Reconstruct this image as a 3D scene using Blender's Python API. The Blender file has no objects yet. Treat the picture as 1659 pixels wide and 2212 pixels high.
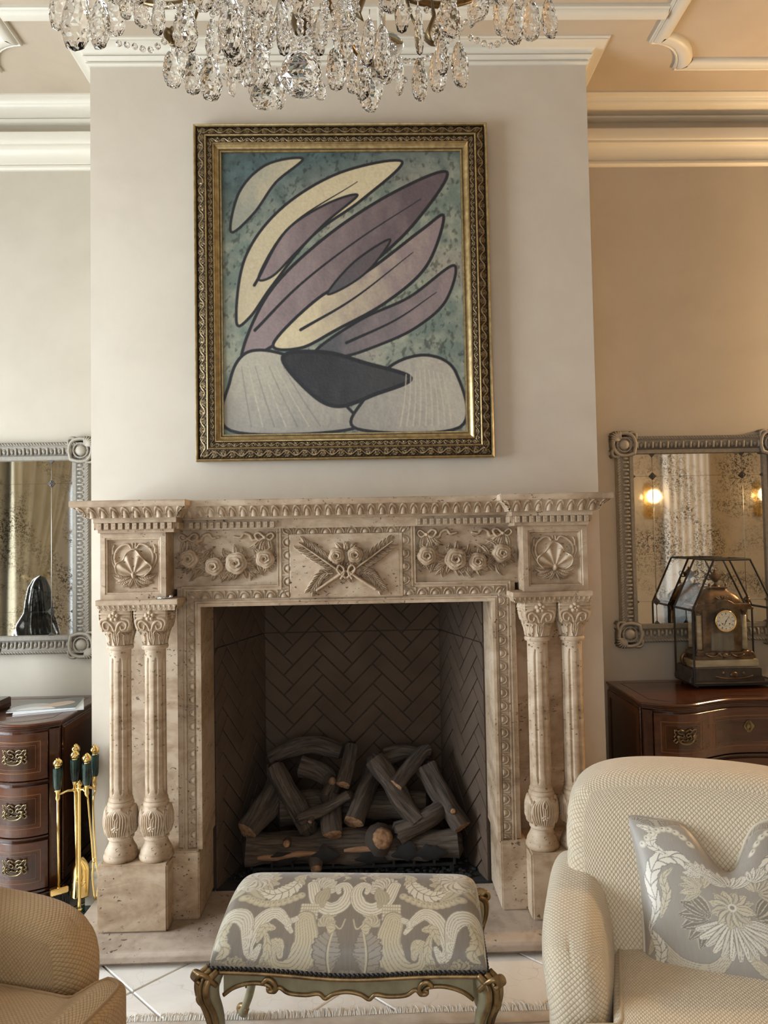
import bpy, bmesh, math, random
import numpy as np
from mathutils import Vector, Matrix

random.seed(7)
RNG = np.random.RandomState(11)
SC = bpy.context.scene
COL = SC.collection

# ------------------------------------------------------------------ camera
F_PX, YAW, PITCH, ROLL = 1529.77, 0.02171, 0.03794, -0.01823
CAM = Vector((0.0945, -3.1, 1.55))
fw = Vector((math.sin(YAW) * math.cos(PITCH), math.cos(YAW) * math.cos(PITCH), math.sin(PITCH)))
r0 = Vector((math.cos(YAW), -math.sin(YAW), 0))
u0 = r0.cross(fw)
rt = r0 * math.cos(ROLL) + u0 * math.sin(ROLL)
up = u0 * math.cos(ROLL) - r0 * math.sin(ROLL)
cam_data = bpy.data.cameras.new('camera')
cam_data.sensor_fit = 'HORIZONTAL'
cam_data.sensor_width = 36.0
cam_data.lens = 36.0 * F_PX / 1659.0
cam_data.clip_start = 0.02
cam = bpy.data.objects.new('camera', cam_data)
COL.objects.link(cam)
cam.matrix_world = Matrix(((rt.x, up.x, -fw.x, CAM.x), (rt.y, up.y, -fw.y, CAM.y), (rt.z, up.z, -fw.z, CAM.z), (0, 0, 0, 1)))
SC.camera = cam

# ------------------------------------------------------------------ world, daylight, exposure
wd = bpy.data.worlds.new('sky')
SC.world = wd
wd.use_nodes = True
wd.node_tree.nodes['Background'].inputs[0].default_value = (0.75, 0.87, 1.0, 1)
wd.node_tree.nodes['Background'].inputs[1].default_value = 1.6
SC.view_settings.view_transform = 'Standard'
SC.view_settings.look = 'None'
SC.view_settings.gamma = 1.0
SC.view_settings.use_curve_mapping = False
SC.view_settings.exposure = 0.10

SC.cycles.use_adaptive_sampling = True
SC.cycles.adaptive_threshold = 0.06
SC.cycles.adaptive_min_samples = 16
SC.cycles.max_bounces = 12
SC.cycles.transmission_bounces = 12
SC.cycles.caustics_refractive = False
SC.cycles.caustics_reflective = False

def area(name, loc, rot, sx, sy, watts, col):
    l = bpy.data.lights.new(name, 'AREA')
    l.shape = 'RECTANGLE'; l.size = sx; l.size_y = sy; l.energy = watts; l.color = col
    o = bpy.data.objects.new(name, l); COL.objects.link(o)
    o.location = loc; o.rotation_euler = rot
    return o
# daylight falling in through the left wall's windows; weak fill added behind the camera
area('daylight_side', (-3.45, -1.32, 1.62), (0, math.radians(-90), 0), 2.3, 1.9, 265, (0.84, 0.92, 1.0))
area('fill_rear', (-0.55, -4.95, 1.75), (math.radians(90), 0, 0), 2.1, 2.5, 24, (0.98, 0.97, 0.95))
# ------------------------------------------------------------------ helpers
WM = {}
I4 = Matrix.Identity(4)
def pos(o):
    return WM.get(o.name, I4)
def thing(name, label, cat, loc=(0, 0, 0), rz=0.0, group=None):
    o = bpy.data.objects.new(name, None); COL.objects.link(o)
    o.location = loc; o.rotation_euler = (0, 0, rz); o.empty_display_size = 0.05
    WM[o.name] = Matrix.Translation(loc) @ Matrix.Rotation(rz, 4, 'Z')
    return tag(o, label, cat, group)
def tag(o, label=None, cat=None, group=None, kind=None):
    if label: o['label'] = label
    if cat: o['category'] = cat
    if group: o['group'] = group
    if kind: o['kind'] = kind
    return o
def obj(name, me, m=None, parent=None, local=False, label=None, kind=None):
    o = bpy.data.objects.new(name, me); COL.objects.link(o)
    if m is not None and len(me.materials) == 0: me.materials.append(m)
    WM[o.name] = I4
    if parent is not None:
        o.parent = parent
        if local: WM[o.name] = pos(parent).copy()
        else: o.matrix_parent_inverse = pos(parent).inverted()
    if label: o['label'] = label
    if kind: o['kind'] = kind
    return o
def struct(name, me, m, parent=None):
    return obj(name, me, m, parent, kind='structure')
def copy_tree(o, parent=None):
    c = o.copy(); COL.objects.link(c)
    if parent is not None: c.parent = parent; c.matrix_parent_inverse = o.matrix_parent_inverse.copy()
    WM[c.name] = pos(o).copy()
    for ch in list(o.children): copy_tree(ch, c)
    return c

def finish(me, smooth):
    if smooth:
        me.shade_smooth()
        if smooth is not True: me.set_sharp_from_angle(angle=smooth)
    return me
def grid_me(P, cu=False, cv=False, smooth=True, col=None, uv=None, name='grid'):
    P = np.asarray(P, np.float32); n, m = P.shape[:2]
    idx = np.arange(n * m).reshape(n, m)
    A = idx if cu else idx[:-1]
    B = np.roll(idx, -1, 0) if cu else idx[1:]
    if cv:
        q = np.stack([A, B, np.roll(B, -1, 1), np.roll(A, -1, 1)], -1)
    else:
        q = np.stack([A[:, :-1], B[:, :-1], B[:, 1:], A[:, 1:]], -1)
    q = q.reshape(-1, 4).astype(np.int32)
    me = bpy.data.meshes.new(name)
    me.vertices.add(n * m); me.vertices.foreach_set('co', P.reshape(-1))
    me.loops.add(q.size); me.loops.foreach_set('vertex_index', q.reshape(-1))
    me.polygons.add(len(q)); me.polygons.foreach_set('loop_start', np.arange(0, q.size, 4, dtype=np.int32))
    me.update(calc_edges=True)
    if col is not None:
        c = np.asarray(col, np.float32)
        if c.ndim == 2: c = np.repeat(c[..., None], 3, -1)
        c = np.concatenate([c, np.ones(c.shape[:2] + (1,), np.float32)], -1)
        a = me.color_attributes.new('Col', 'FLOAT_COLOR', 'POINT'); a.data.foreach_set('color', c.reshape(-1))
    if uv is not None:
        l = me.uv_layers.new(name='UVMap'); l.data.foreach_set('uv', np.asarray(uv, np.float32).reshape(-1, 2)[q.reshape(-1)].reshape(-1))
    return finish(me, smooth)

class MB:
    def __init__(s): s.V = []; s.F = []
    def add(s, V, F):
        b = len(s.V); s.V += [tuple(v) for v in V]; s.F += [tuple(i + b for i in f) for f in F]; return s
    def box(s, x0, x1, y0, y1, z0, z1, M=None):
        V = [Vector((x, y, z)) for z in (z0, z1) for y in (y0, y1) for x in (x0, x1)]
        if M is not None: V = [M @ v for v in V]
        return s.add(V, [(0, 2, 3, 1), (4, 5, 7, 6), (0, 1, 5, 4), (2, 6, 7, 3), (0, 4, 6, 2), (1, 3, 7, 5)])
    def tube(s, pts, r, n=8, closed=False, caps=True, flat=1.0, upv=None):
        pts = [Vector(p) for p in pts]; k = len(pts)
        rs = list(r) if hasattr(r, '__len__') else [r] * k
        u = None; V = []; F = []
        for i in range(k):
            a = pts[i - 1] if (i or closed) else pts[i]
            b = pts[(i + 1) % k] if (i < k - 1 or closed) else pts[i]
            t = (b - a).normalized()
            if u is None:
                u = Vector(upv) if upv is not None else (Vector((0, 0, 1)) if abs(t.z) < 0.9 else Vector((1, 0, 0)))
            u = u - t * u.dot(t)
            u = u.normalized() if u.length > 1e-6 else t.orthogonal().normalized()
            w = t.cross(u)
            for j in range(n):
                an = 2 * math.pi * j / n
                V.append(pts[i] + (u * math.cos(an) * flat + w * math.sin(an)) * rs[i])
        for i in range(k if closed else k - 1):
            for j in range(n):
                F.append((i * n + j, i * n + (j + 1) % n, ((i + 1) % k) * n + (j + 1) % n, ((i + 1) % k) * n + j))
        if caps and not closed:
            F.append(tuple(range(n))[::-1]); F.append(tuple((k - 1) * n + j for j in range(n)))
        return s.add(V, F)
    def lathe(s, prof, c=(0, 0, 0), n=24, M=None, sq=None):
        V = []; F = []; k = len(prof)
        for (r, z) in prof:
            for j in range(n):
                an = 2 * math.pi * j / n
                v = Vector((r * math.cos(an), r * math.sin(an), z))
                v = (M @ v) if M is not None else v
                V.append(v + Vector(c))
        for i in range(k - 1):
            for j in range(n):
                F.append((i * n + j, i * n + (j + 1) % n, (i + 1) * n + (j + 1) % n, (i + 1) * n + j))
        F.append(tuple(range(n))[::-1]); F.append(tuple((k - 1) * n + j for j in range(n)))
        return s.add(V, F)
    def prism(s, poly, a, b, plane='xz', M=None):
        n = len(poly)
        f = {'xz': lambda p, h: Vector((p[0], h, p[1])), 'xy': lambda p, h: Vector((p[0], p[1], h)), 'yz': lambda p, h: Vector((h, p[0], p[1]))}[plane]
        V = [f(p, a) for p in poly] + [f(p, b) for p in poly]
        if M is not None: V = [M @ v for v in V]
        return s.add(V, [tuple(range(n)), tuple(range(2 * n - 1, n - 1, -1))] + [(i, (i + 1) % n, n + (i + 1) % n, n + i) for i in range(n)])
    def ball(s, c, r, n=10, sc=(1, 1, 1)):
        m = max(4, n // 2)
        prof = [(max(1e-4, math.sin(math.pi * i / m)) * 1.0, -math.cos(math.pi * i / m)) for i in range(m + 1)]
        M = Matrix.Diagonal((r * sc[0], r * sc[1], r * sc[2], 1))
        return s.lathe(prof, c, n, M)
    def me(s, smooth=False, bev=0.0, seg=1, merge=False, name='mesh'):
        me = bpy.data.meshes.new(name)
        me.from_pydata([tuple(v) for v in s.V], [], s.F)
        bm = bmesh.new(); bm.from_mesh(me)
        if merge: bmesh.ops.remove_doubles(bm, verts=bm.verts, dist=1e-5)
        bmesh.ops.recalc_face_normals(bm, faces=bm.faces)
        if bev > 0:
            es = [e for e in bm.edges if len(e.link_faces) == 2 and e.calc_face_angle(0) > 0.5]
            bmesh.ops.bevel(bm, geom=es, offset=bev, segments=seg, affect='EDGES', clamp_overlap=True)
        bm.to_mesh(me); bm.free()
        return finish(me, smooth)

def box_me(x0, x1, y0, y1, z0, z1, bev=0.0, seg=1):
    return MB().box(x0, x1, y0, y1, z0, z1).me(bev=bev, seg=seg, smooth=0.6 if seg > 1 else False)

def miter(path, closed):
    n = len(path); out = []
    for i in range(n):
        p = np.array(path[i], float)
        a = np.array(path[i - 1], float) if (i or closed) else None
        b = np.array(path[(i + 1) % n], float) if (i < n - 1 or closed) else None
        def nr(u, v):
            t = v - u; t = t / (np.hypot(*t) + 1e-12); return np.array([-t[1], t[0]])
        if a is None: m = nr(p, b)
        elif b is None: m = nr(a, p)
        else:
            n1, n2 = nr(a, p), nr(p, b); m = (n1 + n2); m = m / max(1e-6, (m @ n1))
        out.append(m)
    return out
def sweep(path, prof, to3, closed=False, smooth=0.6):
    """profile (offset left of the path, height) swept along a 2-D path with mitred corners"""
    ms = miter(path, closed)
    P = [[to3(p[0] + m[0] * a, p[1] + m[1] * a, b) for (a, b) in prof] for p, m in zip(path, ms)]
    return grid_me(np.array(P), cu=closed, smooth=smooth)
def band(path, a0, a1, nt, step, hf, to3, closed=False, colf=None):
    """relief strip: hf(s, t) height over a band between offsets a0..a1 of a path, one mesh joined over its straight runs"""
    ms = miter(path, closed); n = len(path); Ps = []; Cs = []
    for i in range(n if closed else n - 1):
        p, q = np.array(path[i], float), np.array(path[(i + 1) % n], float)
        L = np.hypot(*(q - p)); d = (q - p) / L
        ns = max(2, int(L / step))
        u = np.linspace(0, 1, ns)[:, None]; t = np.linspace(0, 1, nt)[None, :]
        a = a0 + (a1 - a0) * t
        S = p[None, None] + ms[i][None, None] * a[..., None]
        E_ = q[None, None] + ms[(i + 1) % n][None, None] * a[..., None]
        X = S + (E_ - S) * u[..., None]
        s = (X - (p + q) / 2) @ d
        h = hf(s, np.broadcast_to(t, s.shape), i)
        Ps.append(to3(X[..., 0], X[..., 1], h)); Cs.append(h)
    return Ps, Cs
def join_grids(Ps, Cs=None, smooth=True, crange=None):
    V = []; Q = []; C = []; b = 0
    for k, P in enumerate(Ps):
        n, m = P.shape[:2]
        idx = np.arange(n * m).reshape(n, m) + b
        Q.append(np.stack([idx[:-1, :-1], idx[1:, :-1], idx[1:, 1:], idx[:-1, 1:]], -1).reshape(-1, 4))
        V.append(P.reshape(-1, 3)); b += n * m
        if Cs is not None: C.append(Cs[k].reshape(-1))
    V = np.concatenate(V).astype(np.float32); q = np.concatenate(Q).astype(np.int32)
    me = bpy.data.meshes.new('relief')
    me.vertices.add(len(V)); me.vertices.foreach_set('co', V.reshape(-1))
    me.loops.add(q.size); me.loops.foreach_set('vertex_index', q.reshape(-1))
    me.polygons.add(len(q)); me.polygons.foreach_set('loop_start', np.arange(0, q.size, 4, dtype=np.int32))
    me.update(calc_edges=True)
    if Cs is not None:
        c = np.concatenate(C); lo, hi = crange or (c.min(), c.max() + 1e-9)
        c = np.clip((c - lo) / (hi - lo), 0, 1).astype(np.float32)
        c4 = np.stack([c, c, c, np.ones_like(c)], -1)
        a = me.color_attributes.new('Col', 'FLOAT_COLOR', 'POINT'); a.data.foreach_set('color', c4.reshape(-1))
    return finish(me, smooth)
def stack3(x, y, z):
    x, y, z = np.broadcast_arrays(x, y, z); return np.stack([x, y, z], -1)

def cr(pts, n=8, closed=False):
    """Catmull-Rom through points"""
    P = [np.array(p, float) for p in pts]; k = len(P); out = []
    for i in range(k if closed else k - 1):
        p1, p2 = P[i], P[(i + 1) % k]
        p0 = P[i - 1] if (i or closed) else 2 * p1 - p2
        p3 = P[(i + 2) % k] if (i + 2 < k or closed) else 2 * p2 - p1
        for t in np.linspace(0, 1, n, endpoint=False):
            out.append(0.5 * (2 * p1 + (p2 - p0) * t + (2 * p0 - 5 * p1 + 4 * p2 - p3) * t * t + (3 * p1 - p0 - 3 * p2 + p3) * t ** 3))
    if not closed: out.append(P[-1])
    return out
def spiral(c, r0_, r1, a0, a1, n=24):
    return [(c[0] + (r0_ + (r1 - r0_) * t) * math.cos(a0 + (a1 - a0) * t), c[1] + (r0_ + (r1 - r0_) * t) * math.sin(a0 + (a1 - a0) * t)) for t in np.linspace(0, 1, n)]

class Cv:
    """drawing board: a height map H and a colour map C on a metric grid"""
    def __init__(s, w, h, n, x0=0.0, y0=0.0):
        s.x = np.linspace(x0, x0 + w, n); s.y = np.linspace(y0, y0 + h, max(2, int(round(n * h / w))))
        s.X, s.Y = np.meshgrid(s.x, s.y, indexing='ij')
        s.H = np.zeros_like(s.X); s.C = np.zeros(s.X.shape + (3,)); s.e = (s.x[1] - s.x[0])
    def win(s, p, pad):
        i0 = max(0, np.searchsorted(s.x, p[:, 0].min() - pad) - 1); i1 = np.searchsorted(s.x, p[:, 0].max() + pad) + 1
        j0 = max(0, np.searchsorted(s.y, p[:, 1].min() - pad) - 1); j1 = np.searchsorted(s.y, p[:, 1].max() + pad) + 1
        return (slice(i0, i1), slice(j0, j1))
    def pl(s, pts, pad):
        p = np.array(pts, float); sl = s.win(p, pad); X, Y = s.X[sl], s.Y[sl]
        sd = np.hypot(*(p[1:] - p[:-1]).T); cum = np.concatenate([[0], np.cumsum(sd)]); tot = cum[-1] + 1e-12
        best = np.full(X.shape, 1e9); T = np.zeros(X.shape); S = np.zeros(X.shape)
        for i in range(len(p) - 1):
            d = p[i + 1] - p[i]; L2 = d @ d + 1e-15
            u = np.clip(((X - p[i, 0]) * d[0] + (Y - p[i, 1]) * d[1]) / L2, 0, 1)
            ex = X - p[i, 0] - u * d[0]; ey = Y - p[i, 1] - u * d[1]
            q = ex * ex + ey * ey; k = q < best
            best = np.where(k, q, best); T = np.where(k, (cum[i] + u * sd[i]) / tot, T); S = np.where(k, np.sign(d[0] * ey - d[1] * ex), S)
        return sl, np.sqrt(best), T, S
    def top(s, sl, z): s.H[sl] = np.maximum(s.H[sl], z)
    def ridge(s, pts, w, h, w1=None, base=0.0, h1=None):
        w1 = w if w1 is None else w1; h1 = h if h1 is None else h1
        sl, d, t, _ = s.pl(pts, max(w, w1)); ww = w + (w1 - w) * t
        z = (h + (h1 - h) * t) * np.sqrt(np.clip(1 - (d / ww) ** 2, 0, 1))
        s.top(sl, np.where(d < ww, base + z, 0))
    def groove(s, pts, w, h):
        sl, d, t, _ = s.pl(pts, w * 2); s.H[sl] -= h * np.exp(-(d / w) ** 2)
    def leaf(s, p0, p1, wd, h, bend=0.0, vein=True, base=0.0, tip=0.75, lobes=0):
        p0, p1 = np.array(p0, float), np.array(p1, float); d = p1 - p0; nrm = np.array([-d[1], d[0]])
        path = [p0 + d * t + nrm * bend * 4 * t * (1 - t) for t in np.linspace(0, 1, 12)]
        sl, D, t, sg = s.pl(path, wd)
        ww = wd * np.sin(np.pi * np.clip(t, 0.001, 0.999) ** tip)
        if lobes: ww = ww * (0.82 + 0.18 * np.abs(np.sin(t * np.pi * lobes)))
        q = np.clip(D / (ww + 1e-6), 0, 1)
        z = h * (1 - q ** 2.5) * (0.65 + 0.35 * np.sin(np.pi * t)) * (0.8 + 0.2 * q)
        if vein:
            z = z - 0.4 * h * np.exp(-(D / (0.13 * wd)) ** 2) + 0.09 * h * np.sin((t * 9 - q * 2.2) * 2 * np.pi) * (q > 0.12)
        s.top(sl, np.where(D < ww, base + np.maximum(z, 0.12 * h), 0))
    def rose(s, c, R, h, rot=0.0, base=0.0):
        sl = s.win(np.array([c, c], float), R * 1.2); X, Y = s.X[sl] - c[0], s.Y[sl] - c[1]
        r = np.hypot(X, Y); th = np.arctan2(Y, X) + rot
        Re = R * (0.92 + 0.1 * np.abs(np.cos(2.5 * th)))
        q = r / Re
        ph = (q * 3.1 - th / (2 * np.pi) + 0.12 * np.sin(5 * th) * q) % 1.0
        z = h * (1 - 0.62 * q ** 2) * (0.66 + 0.34 * ph ** 0.7)
        z = z - h * 0.25 * np.exp(-(q / 0.12) ** 2)
        s.top(sl, np.where(q < 1, base + z, 0))
    def bump(s, c, r, h, base=0.0, ry=None):
        ry = r if ry is None else ry
        sl = s.win(np.array([c, c], float), max(r, ry)); q = ((s.X[sl] - c[0]) / r) ** 2 + ((s.Y[sl] - c[1]) / ry) ** 2
        s.top(sl, np.where(q < 1, base + h * np.sqrt(np.clip(1 - q, 0, 1)), 0))
    # colour
    def inside(s, poly):
        p = np.array(poly, float); sl = s.win(p, s.e); X, Y = s.X[sl], s.Y[sl]; c = np.zeros(X.shape, bool)
        for i in range(len(p)):
            (xa, ya), (xb, yb) = p[i - 1], p[i]
            if ya == yb: continue
            c ^= ((ya > Y) != (yb > Y)) & (X < (xb - xa) * (Y - ya) / (yb - ya) + xa)
        return sl, c
    def fill(s, poly, col, a=1.0, h=0.0):
        sl, c = s.inside(poly); m = (c * a)[..., None]
        col = np.array(col) if not callable(col) else col(s.X[sl], s.Y[sl])
        s.C[sl] = s.C[sl] * (1 - m) + col * m
        if h: s.H[sl] = np.maximum(s.H[sl], c * h)
    def line(s, pts, w, col, w1=None, a=1.0, h=0.0, soft=1.0):
        w1 = w if w1 is None else w1; sl, d, t, _ = s.pl(pts, max(w, w1) + 2 * s.e); ww = w + (w1 - w) * t
        m = (np.clip((ww - d) / (s.e * soft) + 0.5, 0, 1) * a)
        s.C[sl] = s.C[sl] * (1 - m[..., None]) + np.array(col) * m[..., None]
        if h: s.H[sl] = np.maximum(s.H[sl], m * h)
    def dot(s, c, r, col, a=1.0, h=0.0):
        s.line([c, (c[0] + 1e-5, c[1])], r, col, a=a, h=h)
def vnoise(X, Y, sc, seed=0, octv=3):
    out = np.zeros_like(X, float); amp = 1.0; tot = 0
    for o in range(octv):
        r = np.random.RandomState(seed + o); T = r.rand(64, 64)
        x = X * sc * 2 ** o; y = Y * sc * 2 ** o
        i, j = np.floor(x).astype(int), np.floor(y).astype(int); u, v = x - i, y - j
        u = u * u * (3 - 2 * u); v = v * v * (3 - 2 * v)
        g = lambda a, b: T[(i + a) % 64, (j + b) % 64]
        out += amp * ((g(0, 0) * (1 - u) + g(1, 0) * u) * (1 - v) + (g(0, 1) * (1 - u) + g(1, 1) * u) * v); tot += amp; amp *= 0.5
    return out / tot

def box_uv(me):
    l = me.uv_layers.get('UVMap') or me.uv_layers.new(name='UVMap')
    for p in me.polygons:
        n = p.normal; a = max(range(3), key=lambda i: abs(n[i]))
        for li in p.loop_indices:
            co = me.vertices[me.loops[li].vertex_index].co
            l.data[li].uv = (co[(a + 1) % 3], co[(a + 2) % 3])
    return me
def rbox(hx, hy, hz, k=6.0, n=16, deform=None, uvs=1.0):
    """soft rounded block: cube sides pushed onto a superellipsoid, metric UVs; returns a mesh"""
    g = np.linspace(-1, 1, n); A, B = np.meshgrid(g, g, indexing='ij'); one = np.ones_like(A)
    V = []; Q = []; UV = []; b = 0
    for ax in range(3):
        for sg in (-1, 1):
            c = [None] * 3; c[ax] = one * sg; c[(ax + 1) % 3] = A; c[(ax + 2) % 3] = B
            P = np.stack(c, -1)
            nn = (np.abs(P) ** k).sum(-1, keepdims=True) ** (1 / k)
            P = P / nn * np.array([hx, hy, hz])
            hs = [hx, hy, hz]
            uv = np.stack([A * hs[(ax + 1) % 3], B * hs[(ax + 2) % 3]], -1)
            idx = np.arange(n * n).reshape(n, n) + b
            q = np.stack([idx[:-1, :-1], idx[1:, :-1], idx[1:, 1:], idx[:-1, 1:]], -1).reshape(-1, 4)
            if sg < 0: q = q[:, ::-1]
            V.append(P.reshape(-1, 3)); Q.append(q); UV.append(uv.reshape(-1, 2)); b += n * n
    V = np.concatenate(V); Q = np.concatenate(Q); UV = np.concatenate(UV) * uvs
    if deform is not None: V = deform(V)
    me = bpy.data.meshes.new('soft')
    me.from_pydata(V.tolist(), [], Q.tolist())
    l = me.uv_layers.new(name='UVMap'); l.data.foreach_set('uv', UV[Q.reshape(-1)].astype(np.float32).reshape(-1))
    bm = bmesh.new(); bm.from_mesh(me); bmesh.ops.remove_doubles(bm, verts=bm.verts, dist=1e-5); bm.to_mesh(me); bm.free()
    me.shade_smooth()
    return me

# ------------------------------------------------------------------ materials
def mat(name, col=(0.8, 0.8, 0.8), rough=0.5, metal=0.0, **kw):
    m = bpy.data.materials.new(name); m.use_nodes = True
    b = m.node_tree.nodes['Principled BSDF']
    b.inputs['Base Color'].default_value = (*col, 1); b.inputs['Roughness'].default_value = rough; b.inputs['Metallic'].default_value = metal
    for k, v in kw.items(): b.inputs[k.replace('_', ' ')].default_value = v
    return m
class NT:
    def __init__(s, m): s.t = m.node_tree; s.n = s.t.nodes; s.b = s.n['Principled BSDF']
    def node(s, ty, **kw):
        x = s.n.new(ty)
        for k, v in kw.items():
            if hasattr(x, k): setattr(x, k, v)
            else: x.inputs[k.replace('_', ' ')].default_value = v
        return x
    def link(s, a, b): s.t.links.new(a, b); return s
    def coord(s, which='Object', scale=(1, 1, 1), rot=(0, 0, 0)):
        c = s.node('ShaderNodeTexCoord'); mp = s.node('ShaderNodeMapping')
        mp.inputs['Scale'].default_value = scale; mp.inputs['Rotation'].default_value = rot
        s.link(c.outputs[which], mp.inputs['Vector']); return mp.outputs['Vector']
    def noise(s, vec, scale, detail=5.0, rough=0.55, dist=0.0):
        x = s.node('ShaderNodeTexNoise'); x.inputs['Scale'].default_value = scale; x.inputs['Detail'].default_value = detail
        x.inputs['Roughness'].default_value = rough; x.inputs['Distortion'].default_value = dist
        s.link(vec, x.inputs['Vector']); return x.outputs['Fac']
    def ramp(s, fac, stops):
        x = s.node('ShaderNodeValToRGB'); e = x.color_ramp.elements
        while len(e) < len(stops): e.new(0.5)
        for el, (p, c) in zip(e, stops):
            el.position = p; el.color = (*c, 1) if hasattr(c, '__len__') else (c, c, c, 1)
        s.link(fac, x.inputs['Fac']); return x.outputs['Color']
    def math(s, op, a, b=None, c=None):
        x = s.node('ShaderNodeMath', operation=op)
        for i, v in enumerate((a, b, c)):
            if v is None: continue
            if isinstance(v, (int, float)): x.inputs[i].default_value = v
            else: s.link(v, x.inputs[i])
        return x.outputs[0]
    def mix(s, fac, a, b, mode='MIX'):
        x = s.node('ShaderNodeMix', data_type='RGBA', blend_type=mode)
        for sock, v in ((x.inputs[0], fac), (x.inputs[6], a), (x.inputs[7], b)):
            if isinstance(v, (int, float)): sock.default_value = v
            elif isinstance(v, (tuple, list)): sock.default_value = (*v, 1)
            else: s.link(v, sock)
        return x.outputs[2]
    def bump(s, h, strength=0.3, dist=0.01, prev=None):
        x = s.node('ShaderNodeBump'); x.inputs['Strength'].default_value = strength; x.inputs['Distance'].default_value = dist
        s.link(h, x.inputs['Height'])
        if prev is not None: s.link(prev, x.inputs['Normal'])
        s.link(x.outputs['Normal'], s.b.inputs['Normal']); return x.outputs['Normal']
    def color(s, c): s.link(c, s.b.inputs['Base Color'])
    def attr(s, name='Col'):
        x = s.node('ShaderNodeVertexColor'); x.layer_name = name; return x.outputs['Color']

def plaster(name, c1, c2, rough=0.7):
    m = mat(name, c1, rough); N = NT(m); v = N.coord()
    f = N.noise(v, 1.6, 6, 0.6, 0.8); f2 = N.noise(v, 9, 4)
    f3 = N.math('MULTIPLY_ADD', f2, 0.25, N.math('MULTIPLY', f, 0.8))
    N.color(N.ramp(f3, [(0.3, c2), (0.62, c1)])); N.bump(f2, 0.06, 0.004); return m
def noisy(name, c1, c2, scale, rough=0.6, stretch=(1, 1, 1), bump=0.0, metal=0.0, lo=0.35, hi=0.65, detail=6, **kw):
    m = mat(name, c1, rough, metal, **kw); N = NT(m); v = N.coord('Object', stretch)
    f = N.noise(v, scale, detail); N.color(N.ramp(f, [(lo, c2), (hi, c1)]))
    if bump: N.bump(f, bump, 0.006)
    return m
def travertine(name, c1, c2, c3, grey=False):
    m = mat(name, c1, 0.62); N = NT(m)
    v = N.coord('Object', (1.0, 1.0, 2.2)); big = N.noise(v, 2.6, 6, 0.6, 1.2); fine = N.noise(N.coord(), 30, 5)
    base = N.ramp(N.math('MULTIPLY_ADD', fine, 0.25, N.math('MULTIPLY', big, 0.8)), [(0.36, c2), (0.5, c1), (0.62, c3)])
    pv = N.coord('Object', (60, 60, 95)); pn = N.noise(pv, 1.0, 2, 0.5); reg = N.noise(N.coord(), 7, 2)
    pit = N.math('MULTIPLY', N.ramp(pn, [(0.645, 0.0), (0.69, 1.0)]), N.ramp(reg, [(0.44, 0.0), (0.58, 1.0)]))
    N.color(N.mix(pit, base, (c2[0] * 0.5, c2[1] * 0.46, c2[2] * 0.42)))
    h = N.math('SUBTRACT', N.math('MULTIPLY', fine, 0.3), pit); N.bump(h, 0.7, 0.004); return m
def wood(name, c1, c2, rough=0.22, axis=(1.2, 14, 14)):
    m = mat(name, c1, rough, Coat_Weight=0.35, Coat_Roughness=0.08); N = NT(m); v = N.coord('Object', axis)
    f = N.noise(v, 2.2, 8, 0.6, 0.6); N.color(N.ramp(f, [(0.3, c2), (0.7, c1)])); return m
def weave(name, c1, c2, size=0.0095, bump=0.8):
    m = mat(name, c1, 0.85, Sheen_Weight=0.25, Sheen_Roughness=0.5); N = NT(m)
    k = 2 * math.pi / (size * 2)
    vec = N.coord('UV', (k, k, 1), (0, 0, math.radians(45)))
    sx = N.node('ShaderNodeSeparateXYZ'); N.link(vec, sx.inputs[0])
    a = N.math('ABSOLUTE', N.math('SINE', sx.outputs[0])); b = N.math('ABSOLUTE', N.math('SINE', sx.outputs[1]))
    h = N.math('POWER', N.math('MULTIPLY', a, b), 0.6)
    f = N.noise(N.coord('UV'), 5, 4)
    c = N.mix(N.math('MULTIPLY', f, 0.35), c1, c2)
    N.color(N.mix(N.ramp(h, [(0.1, 0.75), (0.6, 0.0)]), c, (c2[0] * 0.72, c2[1] * 0.68, c2[2] * 0.62))); N.bump(h, bump, 0.002); return m
def carved(name, low, high, rough=0.45, metal=0.0, r2=None):
    """two-tone finish: darker in the hollows, lighter on the raised carving (Col = carving height)"""
    m = mat(name, high, rough, metal); N = NT(m)
    f = N.noise(N.coord(), 60, 4); h = N.attr()
    k = N.math('MULTIPLY_ADD', N.math('SUBTRACT', f, 0.5), 0.35, h)
    N.color(N.ramp(k, [(0.15, low), (0.7, high)])); N.bump(f, 0.12, 0.002); return m
def glass(name, col=(1, 1, 1), ior=1.5, rough=0.0):
    m = mat(name, col, rough); b = m.node_tree.nodes['Principled BSDF']
    b.inputs['Transmission Weight'].default_value = 1.0; b.inputs['IOR'].default_value = ior; return m
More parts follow.
